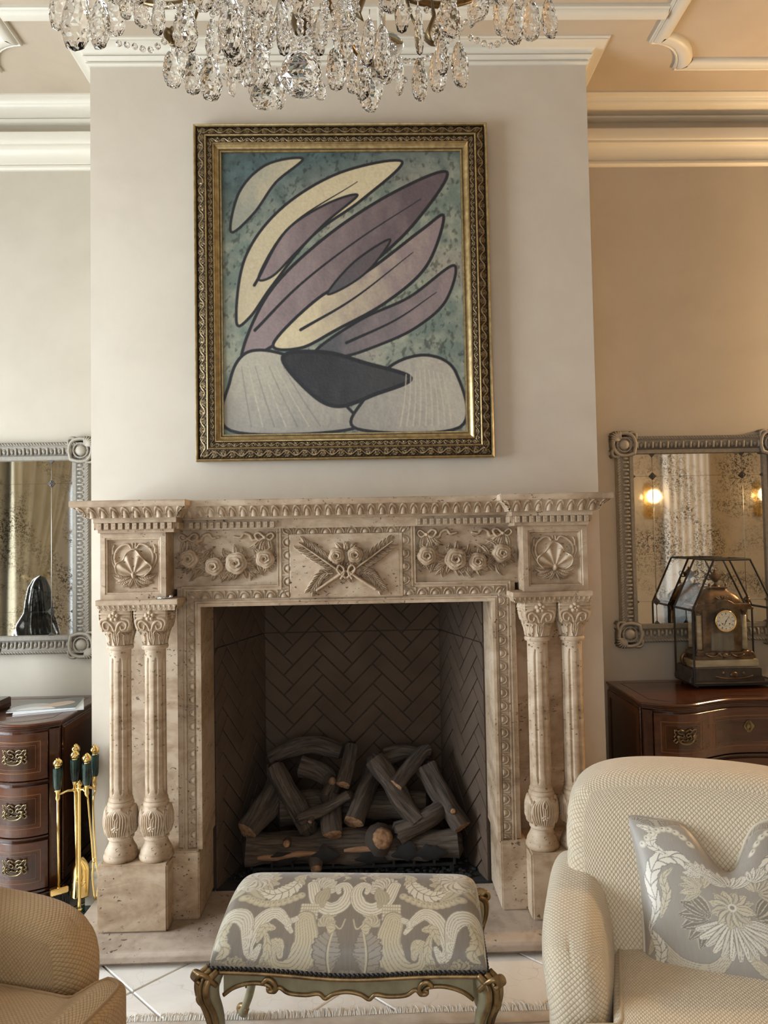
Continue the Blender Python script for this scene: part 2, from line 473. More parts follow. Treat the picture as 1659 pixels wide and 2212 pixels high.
def pane(name, tint=(0.97, 0.98, 0.98), refl=0.08):
    m = bpy.data.materials.new(name); m.use_nodes = True; t = m.node_tree; t.nodes.remove(t.nodes['Principled BSDF'])
    tr = t.nodes.new('ShaderNodeBsdfTransparent'); tr.inputs[0].default_value = (*tint, 1)
    gl = t.nodes.new('ShaderNodeBsdfGlossy'); gl.inputs['Roughness'].default_value = 0.01
    fr = t.nodes.new('ShaderNodeLayerWeight'); pw_ = t.nodes.new('ShaderNodeMath'); pw_.operation = 'POWER'; pw_.inputs[1].default_value = 4.0; t.links.new(fr.outputs['Facing'], pw_.inputs[0])
    ma = t.nodes.new('ShaderNodeMath'); ma.operation = 'MULTIPLY_ADD'; ma.inputs[1].default_value = 0.5; ma.inputs[2].default_value = refl * 0.45; t.links.new(pw_.outputs[0], ma.inputs[0])
    mx = t.nodes.new('ShaderNodeMixShader'); t.links.new(ma.outputs[0], mx.inputs[0]); t.links.new(tr.outputs[0], mx.inputs[1]); t.links.new(gl.outputs[0], mx.inputs[2])
    t.links.new(mx.outputs[0], t.nodes['Material Output'].inputs[0]); return m

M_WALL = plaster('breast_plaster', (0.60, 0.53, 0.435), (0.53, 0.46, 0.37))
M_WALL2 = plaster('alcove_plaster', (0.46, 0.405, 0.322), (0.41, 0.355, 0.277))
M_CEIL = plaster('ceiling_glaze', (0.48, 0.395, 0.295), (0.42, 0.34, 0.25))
M_TRIM = mat('cream_trim', (0.64, 0.59, 0.49), 0.45)
M_TRAV = travertine('travertine', (0.415, 0.298, 0.193), (0.26, 0.172, 0.104), (0.535, 0.415, 0.295))
M_TRAV2 = travertine('travertine_hearth', (0.36, 0.28, 0.21), (0.25, 0.18, 0.13), (0.46, 0.37, 0.29))
M_BRICK = noisy('fire_brick', (0.115, 0.075, 0.050), (0.085, 0.055, 0.036), 6, 0.9, bump=0.15)
M_MORTAR = noisy('fire_mortar', (0.070, 0.048, 0.034), (0.05, 0.035, 0.025), 14, 0.95)
M_BRASS = mat('polished_brass', (0.90, 0.68, 0.28), 0.14, 1.0)
M_ABRASS = noisy('antique_brass', (0.34, 0.27, 0.15), (0.12, 0.09, 0.05), 60, 0.38, metal=1.0)
M_BLACK = mat('black_iron', (0.012, 0.012, 0.012), 0.5)
M_GLASS = pane('clear_pane')
# ------------------------------------------------------------------ the room
H_ = 3.75; BW = 1.11; YB = 0.45; XL, XR, YF = -3.2, 5.4, -4.6
def boxes(bs, bev=0.0):
    m = MB()
    for b in bs: m.box(*b)
    return m.me(bev=bev)
def window(name, axis, c, a0, a1, z0, z1, at):
    """sash window in a wall: frame, glazing bars, panes; axis 'y' = in the left wall, 'x' = in the rear wall"""
    def bx(p0, p1, d0, d1, q0, q1):
        return (d0, d1, p0, p1, q0, q1) if axis == 'y' else (p0, p1, d0, d1, q0, q1)
    w = 0.07
    fr = struct(name, boxes([bx(a0, a0 + w, at - .05, at + .05, z0, z1), bx(a1 - w, a1, at - .05, at + .05, z0, z1),
                             bx(a0 + w, a1 - w, at - .05, at + .05, z0, z0 + w), bx(a0 + w, a1 - w, at - .05, at + .05, z1 - w, z1)]), M_TRIM)
    n = max(1, round((a1 - a0) / 0.7)); cols = np.linspace(a0 + w, a1 - w, n + 1); rows = np.linspace(z0 + w, z1 - w, 5)
    for i in range(1, n): obj('glazing_bar', boxes([bx(cols[i] - .015, cols[i] + .015, at - .02, at + .02, z0 + w, z1 - w)]), M_TRIM, fr)
    for j in range(1, 4): obj('glazing_bar', boxes([bx(a0 + w, a1 - w, at - .018, at + .018, rows[j] - .012, rows[j] + .012)]), M_TRIM, fr)
    for i in range(n):
        for j in range(4):
            obj('pane', boxes([bx(cols[i], cols[i + 1], at - .003, at + .003, rows[j], rows[j + 1])]), M_GLASS, fr)
    return fr
def wall_with_holes(axis, p0, p1, d0, d1, holes):
    out = []; cur = p0
    def bx(a, b, q0, q1): return (d0, d1, a, b, q0, q1) if axis == 'y' else (a, b, d0, d1, q0, q1)
    for (a, b, z0, z1) in sorted(holes):
        out += [bx(cur, a, 0, H_), bx(a, b, 0, z0), bx(a, b, z1, H_)]; cur = b
    out.append(bx(cur, p1, 0, H_)); return boxes(out)

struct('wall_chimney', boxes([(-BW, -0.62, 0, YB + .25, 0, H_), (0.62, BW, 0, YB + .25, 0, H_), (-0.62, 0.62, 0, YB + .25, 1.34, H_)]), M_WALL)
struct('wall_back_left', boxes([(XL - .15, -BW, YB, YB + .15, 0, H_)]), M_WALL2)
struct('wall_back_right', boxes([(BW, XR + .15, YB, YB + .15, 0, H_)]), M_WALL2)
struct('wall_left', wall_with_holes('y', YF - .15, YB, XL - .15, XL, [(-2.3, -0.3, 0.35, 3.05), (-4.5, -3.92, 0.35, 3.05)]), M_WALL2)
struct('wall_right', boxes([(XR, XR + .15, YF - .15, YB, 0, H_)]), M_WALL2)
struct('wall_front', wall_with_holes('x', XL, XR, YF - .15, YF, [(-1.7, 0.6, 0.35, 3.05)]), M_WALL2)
window('window_1', 'y', 0, -2.3, -0.3, 0.35, 3.05, XL - .08)
window('window_2', 'y', 0, -4.5, -3.92, 0.35, 3.05, XL - .08)
window('added_window', 'x', 0, -1.7, 0.6, 0.35, 3.05, YF - .08)  # unseen window added behind the camera for the fill light
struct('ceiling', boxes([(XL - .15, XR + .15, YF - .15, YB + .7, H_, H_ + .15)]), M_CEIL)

# cornices: path runs so that its left side is the room side
UP = lambda x, y, z: (x, y, z)
def arc(a0, b0, a1, b1, n=8, hollow=True):
    o = []
    for t in np.linspace(0, 1, n):
        an = t * math.pi / 2
        o.append((a0 + (a1 - a0) * (1 - math.cos(an)), b0 + (b1 - b0) * math.sin(an)) if hollow else (a0 + (a1 - a0) * math.sin(an), b0 + (b1 - b0) * (1 - math.cos(an))))
    return o
bre = [(BW, YB), (BW, 0), (-BW, 0), (-BW, YB)]
prof_b = [(0, 3.672), (.008, 3.672), (.014, 3.678), (.014, 3.684), (.008, 3.69), (.020, 3.696), (.026, 3.704), (.020, 3.711)] + arc(.022, 3.711, .072, 3.736, 8) + [(.078, 3.736), (.078, 3.741), (.088, 3.743), (.088, 3.75)]
struct('trim_1', sweep(bre, prof_b, UP), M_TRIM)
prof_c = [(0, 3.675), (.02, 3.675), (.032, 3.682), (.032, 3.692), (.022, 3.697), (.03, 3.70)] + arc(.03, 3.70, .105, 3.725, 7, False) + arc(.108, 3.727, .138, 3.74, 5) + [(.145, 3.742), (.145, 3.75)]
prof_r = [(0, 3.44), (.012, 3.44), (.022, 3.448), (.022, 3.458), (.014, 3.466), (.018, 3.47)] + arc(.018, 3.47, .055, 3.535, 8) + [(.06, 3.537), (.06, 3.548), (.068, 3.552), (.074, 3.565), (.074, 3.60), (.066, 3.608), (0, 3.608)]
k = 2
for path in ([(-BW, YB), (XL, YB), (XL, YF)], [(XR, YF), (XR, YB), (BW, YB)]):
    struct('trim_%d' % k, sweep(path, prof_c, UP), M_TRIM); struct('trim_%d' % (k + 1), sweep(path, prof_r, UP), M_TRIM); k += 2
# raised mouldings on the ceiling: a panel with scooped corners on each side and a middle field
def scooped(x0, x1, y0, y1, R):
    o = []
    for (cx, cy, a0) in ((x0, y1, 270), (x1, y1, 180), (x1, y0, 90), (x0, y0, 0)):
        o += [(cx + R * math.cos(math.radians(a0 + t)) , cy + R * math.sin(math.radians(a0 + t))) for t in ((0, 18, 36, 54, 72, 90) if True else ())][::1]
    return o
def scoop_path(x0, x1, y0, y1, R):
    o = []
    for (cx, cy, a, b) in ((x0, y1, -90, 0), (x1, y1, 180, 270), (x1, y0, 90, 180), (x0, y0, 0, 90)):
        pts = [(cx + R * math.cos(math.radians(t)), cy + R * math.sin(math.radians(t))) for t in np.linspace(a, b, 9)]
        o += pts
    return o
prof_m = [(.0, 3.75), (.0, 3.738), (-.006, 3.733), (-.012, 3.738), (-.016, 3.730), (-.03, 3.722), (-.055, 3.722), (-.066, 3.73), (-.072, 3.738), (-.072, 3.75)]
for i, (x0, x1) in enumerate(((1.385, 2.95), (-2.95, -1.385))):
    struct('trim_%d' % (k + i), sweep(scoop_path(x0, x1, -4.1, 0.135, 0.18), prof_m, UP, closed=True, smooth=0.9), M_TRIM)
k += 2
struct('trim_%d' % k, sweep([(1.385, -0.268), (-1.385, -0.268)], [(a - .0, b) for a, b in prof_m], UP), M_TRIM); k += 1
struct('trim_%d' % k, sweep([(-1.385, -3.9), (1.385, -3.9)], prof_m, UP), M_TRIM); k += 1
base_prof = [(0, 0), (.022, 0), (.022, .125), (.016, .135), (.02, .145), (.02, .155), (.012, .165), (.018, .178), (.012, .195), (.004, .2), (0, .2)]
struct('baseboard_chimney_left', sweep([(-.98, 0), (-BW, 0), (-BW, YB)], base_prof, UP), M_TRIM)
struct('baseboard_chimney_right', sweep([(BW, YB), (BW, 0), (.98, 0)], base_prof, UP), M_TRIM)
struct('baseboard_left', sweep([(-BW, YB), (XL, YB), (XL, YF)], base_prof, UP), M_TRIM)
struct('baseboard_right', sweep([(XR, YF), (XR, YB), (BW, YB)], base_prof, UP), M_TRIM)

# floor: slab and diagonal stone tiles, each with its own edge
def clip(poly, x0, x1, y0, y1):
    for ax, lim, sg in ((0, x0, 1), (0, x1, -1), (1, y0, 1), (1, y1, -1)):
        out = []
        for i in range(len(poly)):
            a, b = poly[i - 1], poly[i]; da, db = (a[ax] - lim) * sg, (b[ax] - lim) * sg
            if da * db < 0: t = da / (da - db); out.append(tuple(a[j] + (b[j] - a[j]) * t for j in range(2)))
            if db >= 0: out.append(b)
        poly = out
        if len(poly) < 3: return []
    return poly
def parea(p): return abs(sum(p[i - 1][0] * p[i][1] - p[i][0] * p[i - 1][1] for i in range(len(p)))) / 2
M_GROUT = mat('grout', (0.46, 0.42, 0.37), 0.9)
M_TILE = mat('cream_tile', (0.80, 0.76, 0.70), 0.28); N = NT(M_TILE); v = N.coord()
f = N.noise(v, 2.2, 6, 0.6, 1.0); cr_ = N.node('ShaderNodeTexVoronoi', feature='DISTANCE_TO_EDGE'); cr_.inputs['Scale'].default_value = 2.1
wv = N.node('ShaderNodeVectorMath', operation='ADD'); nz = N.node('ShaderNodeTexNoise'); nz.inputs['Scale'].default_value = 6; N.link(v, nz.inputs['Vector'])
N.link(v, wv.inputs[0]); N.link(nz.outputs['Color'], wv.inputs[1]); N.link(wv.outputs[0], cr_.inputs['Vector'])
base = N.ramp(f, [(0.35, (0.72, 0.665, 0.59)), (0.65, (0.83, 0.79, 0.73))])
N.color(N.mix(N.ramp(cr_.outputs['Distance'], [(0.0, 0.45), (0.012, 0.0)]), base, (0.5, 0.43, 0.35)))
floor = struct('floor', boxes([(XL - .15, XR + .15, YF - .15, YB + .15, -.12, -.006)]), M_GROUT)
S2 = 0.766
for i in range(-16, 17):
    for j in range(-16, 17):
        a, b = 0.21 + S2 * i, 0.583 + S2 * j; g = 0.0045
        q = [(a + g, b + g), (a + S2 - g, b + g), (a + S2 - g, b + S2 - g), (a + g, b + S2 - g)]
        q = clip([((u + w) / 2, (u - w) / 2) for u, w in q], XL, XR, YF, YB)
        if not q or parea(q) < 0.002: continue
        cx, cy = sum(p[0] for p in q) / len(q), sum(p[1] for p in q) / len(q)
        if abs(cx) < BW and cy > 0.1: continue
        obj('tile', MB().prism(q, -.02, 0, 'xy').me(bev=0.0025), M_TILE, floor)

# curtains beside the side windows
M_CURT = noisy('gold_silk', (0.50, 0.45, 0.33), (0.40, 0.35, 0.25), 5, 0.55, stretch=(3, 3, .4), Sheen_Weight=0.4)
def curtain(name, label, x, y0, y1, tie, side):
    nu, nv = 90, 40
    s = np.linspace(0, 1, nu)[:, None]; z = np.linspace(3.25, 0.02, nv)[None, :]
    t = np.clip((3.25 - z) / (3.25 - tie), 0, 1); q = np.where(z > tie, 1 - 0.62 * t ** 1.6, 0.38 + 0.25 * np.clip((tie - z) / tie, 0, 1))
    yy = (y0 + (y1 - y0) * s * q) if side > 0 else (y1 - (y1 - y0) * (1 - s) * q)
    xx = x + 0.045 * np.sin(s * 2 * np.pi * 9 + 0.4 * np.sin(z * 2)) * (1.0 + 0 * q) + 0.02 * np.sin(s * 31 + z)
    o = thing(name, label, 'curtain', (x, (y0 + y1) / 2, 0))
    me = grid_me(stack3(xx, yy + 0 * z, z + 0 * s)); c = obj('drape', me, M_CURT, o)
    sm = c.modifiers.new('thick', 'SOLIDIFY'); sm.thickness = 0.006
    yt = y0 + 0.19 * (y1 - y0) if side > 0 else y1 - 0.19 * (y1 - y0)
    obj('tie_back', MB().tube(cr([(x - .1, yt + .24 * side, tie + .12), (x + .08, yt + .2 * side, tie), (x + .1, yt, tie - .05), (x + .05, yt - .22 * side, tie + .03)], 6), 0.018, 8).me(True), mat('tie_silk', (0.5, 0.42, 0.25), 0.5), o)
    return o
curtain('curtain', 'gold silk curtain tied back, reflected in the left mirror', XL + .13, -3.9, -2.4, 1.25, -1)
pl_ = thing('curtain', 'white pleated curtain reflected in the right mirror', 'curtain', (3.92, YF + .12, 0))
xx = np.linspace(3.66, 4.2, 90)[:, None]; zz = np.linspace(0.02, 3.3, 12)[None, :]
obj('drape', grid_me(stack3(xx + 0 * zz, YF + .12 + .03 * np.sin(xx * 75) + 0 * zz, zz + 0 * xx)), mat('white_voile', (0.86, 0.87, 0.88), 0.6), pl_).modifiers.new('thick', 'SOLIDIFY').thickness = 0.004
obj('curtain_rod', MB().tube([(3.6, YF + .12, 3.33), (4.26, YF + .12, 3.33)], .015, 10).me(True), M_BRASS, pl_)

# wall sconces: two reflected in the right mirror, one beside the mirror beyond the frame's edge
M_FLAME = mat('candle_bulb', (1, 0.8, 0.5), 0.4); b_ = M_FLAME.node_tree.nodes['Principled BSDF']
b_.inputs['Emission Color'].default_value = (1, 0.62, 0.25, 1); b_.inputs['Emission Strength'].default_value = 4
M_GILT = noisy('gilt', (0.72, 0.52, 0.2), (0.4, 0.27, 0.1), 30, 0.3, metal=1.0)
def sconce(x, y, z, ny, label, watts):
    o = thing('wall_sconce', label, 'sconce', (x, y, z - .3), group='gilt candle sconces')
    obj('back_plate', MB().prism([(x + .07 * math.sin(t) * (1 + .35 * math.cos(2 * t)), z + .22 * math.cos(t)) for t in np.linspace(0, 2 * math.pi, 28, endpoint=False)], y, y + ny * .02).me(), M_GILT, o)
    for s in (-1, 1):
        p = cr([(x + s * .02, y + ny * .02, z - .12), (x + s * .05, y + ny * .09, z - .2), (x + s * .12, y + ny * .12, z - .14), (x + s * .12, y + ny * .12, z - .06)], 8)
        a = obj('arm', MB().tube(p, .008, 8).me(True), M_GILT, o)
        obj('candle_cup', MB().lathe([(.004, 0), (.03, .012), (.03, .018), (.012, .02), (.012, .09)], (x + s * .12, y + ny * .12, z - .07), 12).me(0.6), M_TRIM, a)
        obj('bulb', MB().lathe([(.004, 0), (.012, .012), (.01, .035), (.002, .06)], (x + s * .12, y + ny * .12, z + .02), 10).me(True), M_FLAME, a)
    l = bpy.data.lights.new('sconce_glow', 'POINT'); l.energy = watts; l.color = (1.0, 0.66, 0.33); l.shadow_soft_size = 0.08
    lo = bpy.data.objects.new('sconce_glow', l); COL.objects.link(lo); lo.location = (x, y + ny * .2, z + .05); lo.parent = o; lo.matrix_parent_inverse = pos(o).inverted()
sconce(3.5, YF, 1.95, 1, 'gilt candle sconce reflected in the right mirror above the glass case', 1.5)
sconce(4.85, YF, 1.95, 1, 'gilt candle sconce reflected at the right edge of the right mirror', 1.5)
sconce(3.3, YB, 2.3, -1, 'gilt candle sconce on the right wall beyond the mirror', 135)
# ------------------------------------------------------------------ travertine fireplace
hearth = thing('hearth', 'travertine hearth slab under the fireplace with a worn front lip', 'hearth', (0, -.2, 0))
hp = [(0, .0), (-.415, 0), (-.415, .018), (-.428, .018), (-.445, .024), (-.447, .046), (-.44, .058), (-.43, .06), (0, .06)]
obj('slab', MB().prism(hp, -1.08, 1.08, 'yz').me(bev=.002), M_TRAV2, hearth)

fp = thing('fireplace_mantel', 'carved travertine mantelpiece with paired columns around the firebox', 'fireplace', (0, -.2, .06))
T = lambda name, me, lab=None: obj(name, me, M_TRAV, fp, label=lab)
def egg(s, t, p, flip=False):
    x = ((s / p) % 1.0) - 0.5; tt = 1 - t if flip else t
    r = np.sqrt((x / 0.40) ** 2 + ((tt - 0.95) / 0.95) ** 2)
    e = 0.9 * np.sqrt(np.clip(1 - (r / 0.66) ** 2, 0, 1)) + 0.2 * (r < .66)
    ring = 0.75 * np.exp(-((r - 0.92) / 0.09) ** 2)
    dart = 0.55 * np.exp(-((np.abs(x) - 0.5) / 0.05) ** 2) * np.clip(tt * 1.3, 0, 1)
    return np.maximum(np.maximum(e, ring), dart)
def egg_long(s, t, p):
    """eggs lying along the strip"""
    x = ((s / p) % 1.0) - 0.5
    r = np.sqrt((x / 0.36) ** 2 + ((t - 0.08) / 0.72) ** 2)
    e = 0.85 * np.sqrt(np.clip(1 - (r / 0.74) ** 2, 0, 1)); ring = 0.8 * np.exp(-((r - 0.98) / 0.1) ** 2)
    dart = 0.5 * np.exp(-((np.abs(x) - 0.5) / 0.05) ** 2)
    return np.maximum(np.maximum(e, ring), dart) * (t > .03) * (t < .97)

# plinths, slabs behind the columns, inner surround and its reveal
for s in (-1, 1):
    a, b = sorted((s * .703, s * .972)); T('plinth', box_me(a, b, -.312, -.02, .06, .315, .007, 2))
    a, b = sorted((s * .601, s * .712)); T('inner_plinth', box_me(a, b, -.228, .03, .06, .325, .005, 2))
    a, b = sorted((s * .66, s * .985)); T('back_slab', box_me(a, b, -.06, .0, .06, 1.60, .003))
    a, b = sorted((s * .592, s * .690)); T('jamb', box_me(a, b, -.195, .032, .325, 1.31, .003))
T('lintel', MB().prism([(-.69, 1.31), (-.592, 1.31), (-.592, 1.288), (.592, 1.288), (.592, 1.31), (.69, 1.31), (.69, 1.367), (.277, 1.367), (.277, 1.64), (-.277, 1.64), (-.277, 1.367), (-.69, 1.367)], -.195, .03).me(bev=.0025))
XZ = lambda x, z, h: stack3(x, -.195 - h, z)
# moulded steps of the surround: path up the left jamb, round the tablet, down the right jamb (left side of the path = outwards)
sur = [(.592, .325), (.592, 1.288), (-.592, 1.288), (-.592, .325)]
X3 = lambda x, z, h: (x, -.195 - h, z)
T('surround_moulding', sweep(sur, [(-.0, 0), (-.0, .012), (-.012, .014), (-.016, .008), (-.022, .008), (-.022, 0)], X3))
mid = [(.652, .325), (.652, 1.352), (.2475 + .017, 1.352), (.2475 + .017, 1.592 + .017), (-.2475 - .017, 1.592 + .017), (-.2475 - .017, 1.352), (-.652, 1.352), (-.652, .325)]
T('surround_fillet', sweep(mid, [(0.0, 0), (0.0, .008), (-.006, .008), (-.008, .003), (-.012, .003), (-.014, .007), (-.018, .007), (-.018, 0)], X3))
eggp = [(.635, .335), (.635, 1.335), (.2475, 1.335), (.2475, 1.592), (-.2475, 1.592), (-.2475, 1.335), (-.635, 1.335), (-.635, .335)]
Ps, Cs = band(eggp, -.0165, .0165, 14, .0022, lambda s, t, i: .0145 * egg_long(s, 1 - t, .0535) + .001, XZ)
T('egg_and_dart_band', join_grids(Ps), 'egg-and-dart carving round the firebox and tablet')
# frieze grounds, centre tablet
for s in (-1, 1):
    a, b = sorted((s * .277, s * .72)); T('frieze_ground', box_me(a, b, -.178, .0, 1.36, 1.64))
T('tablet_ground', box_me(-.231, .231, -.205, -.15, 1.315, 1.576, .003))
# corner blocks with shell panels
for s in (-1, 1):
    a, b = sorted((s * .706, s * .963)); z0, z1 = 1.33, 1.594
    T('corner_block', MB().box(a, b, -.272, .0, z0, z1).me(bev=.004))
    cx = (a + b) / 2; w = .104
    rim = [(cx - .128, z0 + .001), (cx + .128, z0 + .001), (cx + .128, z1 - .001), (cx - .128, z1 - .001)]
    T('panel_frame', sweep(rim, [(0, .060), (0, .096), (.019, .098), (.022, .095), (.027, .095), (.030, .082), (.034, .080), (.034, .07)], lambda x, z, h: (x, -.195 - h, z), closed=True, smooth=0.5))
# abacus over the column pairs, dentil courses, cornice and shelf
def wing(s, x0, x1, y):   # plan path of a wing's front and returns, room side on the left
    a, b = sorted((s * x0, s * x1))
    return [(b, -.02), (b, y), (a, y), (a, -.02)]
for s in (-1, 1):
    pa = wing(s, .652, .972, -.325)
    T('abacus', MB().prism([(p[0], p[1]) for p in pa], 1.310, 1.331, 'xy').me(bev=.003))
    pb = wing(s, .668, .957, -.308)
    T('abacus_bed', MB().prism(pb, 1.287, 1.312, 'xy').me(bev=.002))
    def tongues(path, z0, z1, p, out, nt=9, step=.0018, flip=False):
        ms = miter(path, False); Q = []
        for i in range(len(path) - 1):
            p0, p1 = np.array(path[i]), np.array(path[i + 1]); L = np.hypot(*(p1 - p0)); d = (p1 - p0) / L; nr = np.array([-d[1], d[0]])
            u = np.linspace(0, 1, max(3, int(L / step)))[:, None]; t = np.linspace(0, 1, nt)[None, :]
            o = out[0] + (out[1] - out[0]) * (t ** 2 * (1.6 - .6 * t))
            A = p0 + ms[i] * o[..., None]; B = p1 + ms[i + 1] * o[..., None]
            X = A + (B - A) * u[..., None]; sv = (X - (p0 + p1) / 2) @ d
            X = X + nr * (out[2] * egg(sv, t, p, flip))[..., None]
            Q.append(stack3(X[..., 0], X[..., 1], z0 + (z1 - z0) * np.broadcast_to(t, sv.shape)))
        return join_grids(Q)
    T('tongue_band', tongues(pb, 1.289, 1.310, .0195, (0.0, .010, .0045)), 'small tongue carving under the abacus')
    T('wing_course', MB().prism(wing(s, .668, .966, -.31), 1.592, 1.65, 'xy').me(bev=.002))
    T('wing_bed', MB().prism(wing(s, .655, .978, -.326), 1.630, 1.652, 'xy').me(bev=.002))
    T('wing_cornice', MB().prism(wing(s, .652, .990, -.338), 1.648, 1.69, 'xy').me(bev=.002))
    T('wing_egg_band', tongues(wing(s, .652, .990, -.338), 1.649, 1.690, .0425, (0.004, .040, .010), 17, .0022, True), 'egg-and-dart band under the shelf end')
ctr = [(.66, -.262), (-.66, -.262)]
T('centre_course', MB().prism([(-.7, -.215), (.7, -.215), (.7, 0), (-.7, 0)], 1.60, 1.65, 'xy').me())
T('centre_bed', MB().prism([(-.66, -.238), (.66, -.238), (.66, 0), (-.66, 0)], 1.640, 1.652, 'xy').me(bev=.002))
T('centre_cornice', MB().prism([(-.66, -.262), (.66, -.262), (.66, 0), (-.66, 0)], 1.648, 1.69, 'xy').me(bev=.002))
T('centre_egg_band', tongues(ctr, 1.649, 1.690, .0425, (0.004, .040, .010), 17, .0022, True), 'egg-and-dart band under the middle of the shelf')
sh = [(1.041, 0), (1.041, -.40), (.60, -.40), (.60, -.325), (-.60, -.325), (-.60, -.40), (-1.041, -.40), (-1.041, 0)]
T('shelf', MB().prism(sh, 1.690, 1.715, 'xy').me(bev=.003, seg=2), 'travertine mantel shelf stepping forward at both ends')
den = MB().box(-.0085, .0085, -.009, .009, -.0125, .0125).me(bev=.0012)
def dentil(x, y, z, rz=0):
    o = T('dentil', den); o.location = (x, y, z); o.rotation_euler = (0, 0, rz)
for s in (-1, 1):
    for i in range(11): dentil(s * (.681 + .0272 * i), -.318, 1.6175)
    for i in range(4): dentil(s * .974, -.295 + .0272 * i, 1.6175, math.pi / 2); dentil(s * .660, -.295 + .0272 * i, 1.6175, math.pi / 2)
    for i in range(13): dentil(s * (.296 + .0272 * i), -.222, 1.6175)

# carved reliefs
def relief(name, cv, x0, z0, y, mirror=1, lab=None, sc=1.0):
    X = x0 + cv.X * mirror; Z = z0 + cv.Y
    return T(name, grid_me(stack3(X, y - .0008 - cv.H * sc, Z)), lab)
# shell panel .186 x .196
def shell_panel():
    w, h = .190, .198; c = Cv(w, h, 210); cx = w / 2; b = (cx, .062)
    X, Y = c.X - cx, c.Y - b[1]; r = np.hypot(X, Y); th = np.arctan2(X, Y)
    R = .100 * (0.86 + 0.10 * np.cos(th * 5.2)) * np.clip(1.05 - 0.16 * np.abs(th) ** 2, .4, 1.1)
    q = r / R; fan = np.where((q < 1) & (np.abs(th) < 1.75), .011 + .007 * q * (1 - .6 * q ** 5) + .0045 * np.cos(th * 10.4 + np.pi) * np.clip(q * 1.4, 0, 1), 0)
    c.H = np.maximum(c.H, fan); c.H += np.where(q < 1.04, .004 * np.exp(-((q - .97) / .04) ** 2), 0)
    for s in (-1, 1):
        f = lambda x, y: (cx + s * x, y)
        c.ridge([f(*p) for p in cr([(.016, .072), (.052, .086), (.074, .118), (.070, .155), (.046, .178), (.024, .182), (.012, .170)], 8)], .008, .008, .005)
        c.ridge([f(*p) for p in cr([(.030, .052), (.066, .080), (.088, .125), (.082, .160)], 8)], .006, .006, .004)
        c.ridge([f(*p) for p in cr([(.082, .150), (.083, .165), (.078, .178)], 6)], .007, .007, .004)
        c.leaf(f(.012, .06), f(.090, .070), .016, .012, s * -.18)
        c.leaf(f(.008, .055), f(.078, .034), .016, .011, s * -.12)
        c.leaf(f(.004, .050), f(.054, .016), .012, .011, s * -.10)
        c.leaf(f(.002, .050), f(.022, .008), .011, .012, 0)
        c.ridge([f(.006, .185), f(.006, .170)], .004, .006)
    c.bump(b, .011, .019, 0, .016); return c
shc = shell_panel()
for s in (-1, 1):
    cx = s * (.706 + .963) / 2
    relief('shell_carving', shc, cx - .095, 1.364, -.272, 1, 'scallop shell carved on the %s corner block' % ('left' if s < 0 else 'right'), 1.3)
# garland of roses (drawn for the left panel, mirrored on the right)
def garland():
    w, h = .425, .232; c = Cv(w, h, 440)
    rs = [(.068, .112, .039), (.168, .080, .038), (.258, .092, .046), (.376, .108, .039)]
    random.seed(3)
    for (x, y, r) in rs:
        for k in range(9):
            a = k / 9 * 2 * math.pi + .3; l = r * random.uniform(1.5, 1.9)
            c.leaf((x + .4 * r * math.cos(a), y + .4 * r * math.sin(a)), (x + l * math.cos(a), y + l * math.sin(a) * .9), r * .36, .012, random.uniform(-.15, .15))
    for (x, y, dx, dy) in ((.10, .10, .05, .03), (.11, .075, .045, -.035), (.13, .11, .04, .045), (.215, .07, .0, -.05), (.21, .12, -.01, .035), (.315, .095, .045, .04), (.31, .07, .045, -.03), (.335, .12, .03, .05), (.30, .12, -.02, .04), (.09, .13, .05, .04), (.345, .085, .02, -.05), (.08, .07, -.02, -.05)):
        c.leaf((x - dx * .3, y - dy * .3), (x + dx, y + dy), .012, .013, random.uniform(-.2, .2), lobes=3)
    for k in range(48):
        t = k / 47; x = .03 + .37 * t; y = .105 - .045 * math.sin(math.pi * t); a = random.uniform(0, 6.28); l = random.uniform(.036, .062)
        c.leaf((x, y), (x + l * math.cos(a), y + l * math.sin(a)), .011, .012, random.uniform(-.2, .2))
    for sx, x in ((1, .060), (-1, .375)):
        f = lambda a, b: (x + sx * a, b)
        for k, (a, b, a2, b2) in enumerate(((.0, .192, .018, .118), (-.012, .190, -.02, .12), (.012, .190, .05, .135), (.02, .185, .075, .150))):
            c.leaf(f(a, b), f(a2, b2), .013, .011, .1 * sx * (-1) ** k)
        c.ridge([f(*p) for p in cr([(0, .195), (-.025, .212), (-.036, .200), (-.022, .186), (0, .195)], 6)], .006, .012)
        c.ridge([f(*p) for p in cr([(0, .195), (.024, .214), (.040, .204), (.024, .184), (0, .195)], 6)], .007, .013)
        c.ridge([f(*p) for p in cr([(.02, .190), (.05, .185), (.062, .205), (.085, .212), (.10, .196), (.125, .200)], 8)], .009, .009, .006)
        c.bump(f(0, .195), .010, .017)
    for k, (x, y, r) in enumerate(rs): c.rose((x, y), r, .030, k * 1.3, .006)
    return c
gar = garland()
relief('rose_garland', gar, -.706, 1.370, -.178, 1, 'rose garland carved left of the centre tablet', 1.6)
relief('rose_garland', gar, .706, 1.370, -.178, -1, 'rose garland carved right of the centre tablet', 1.6)
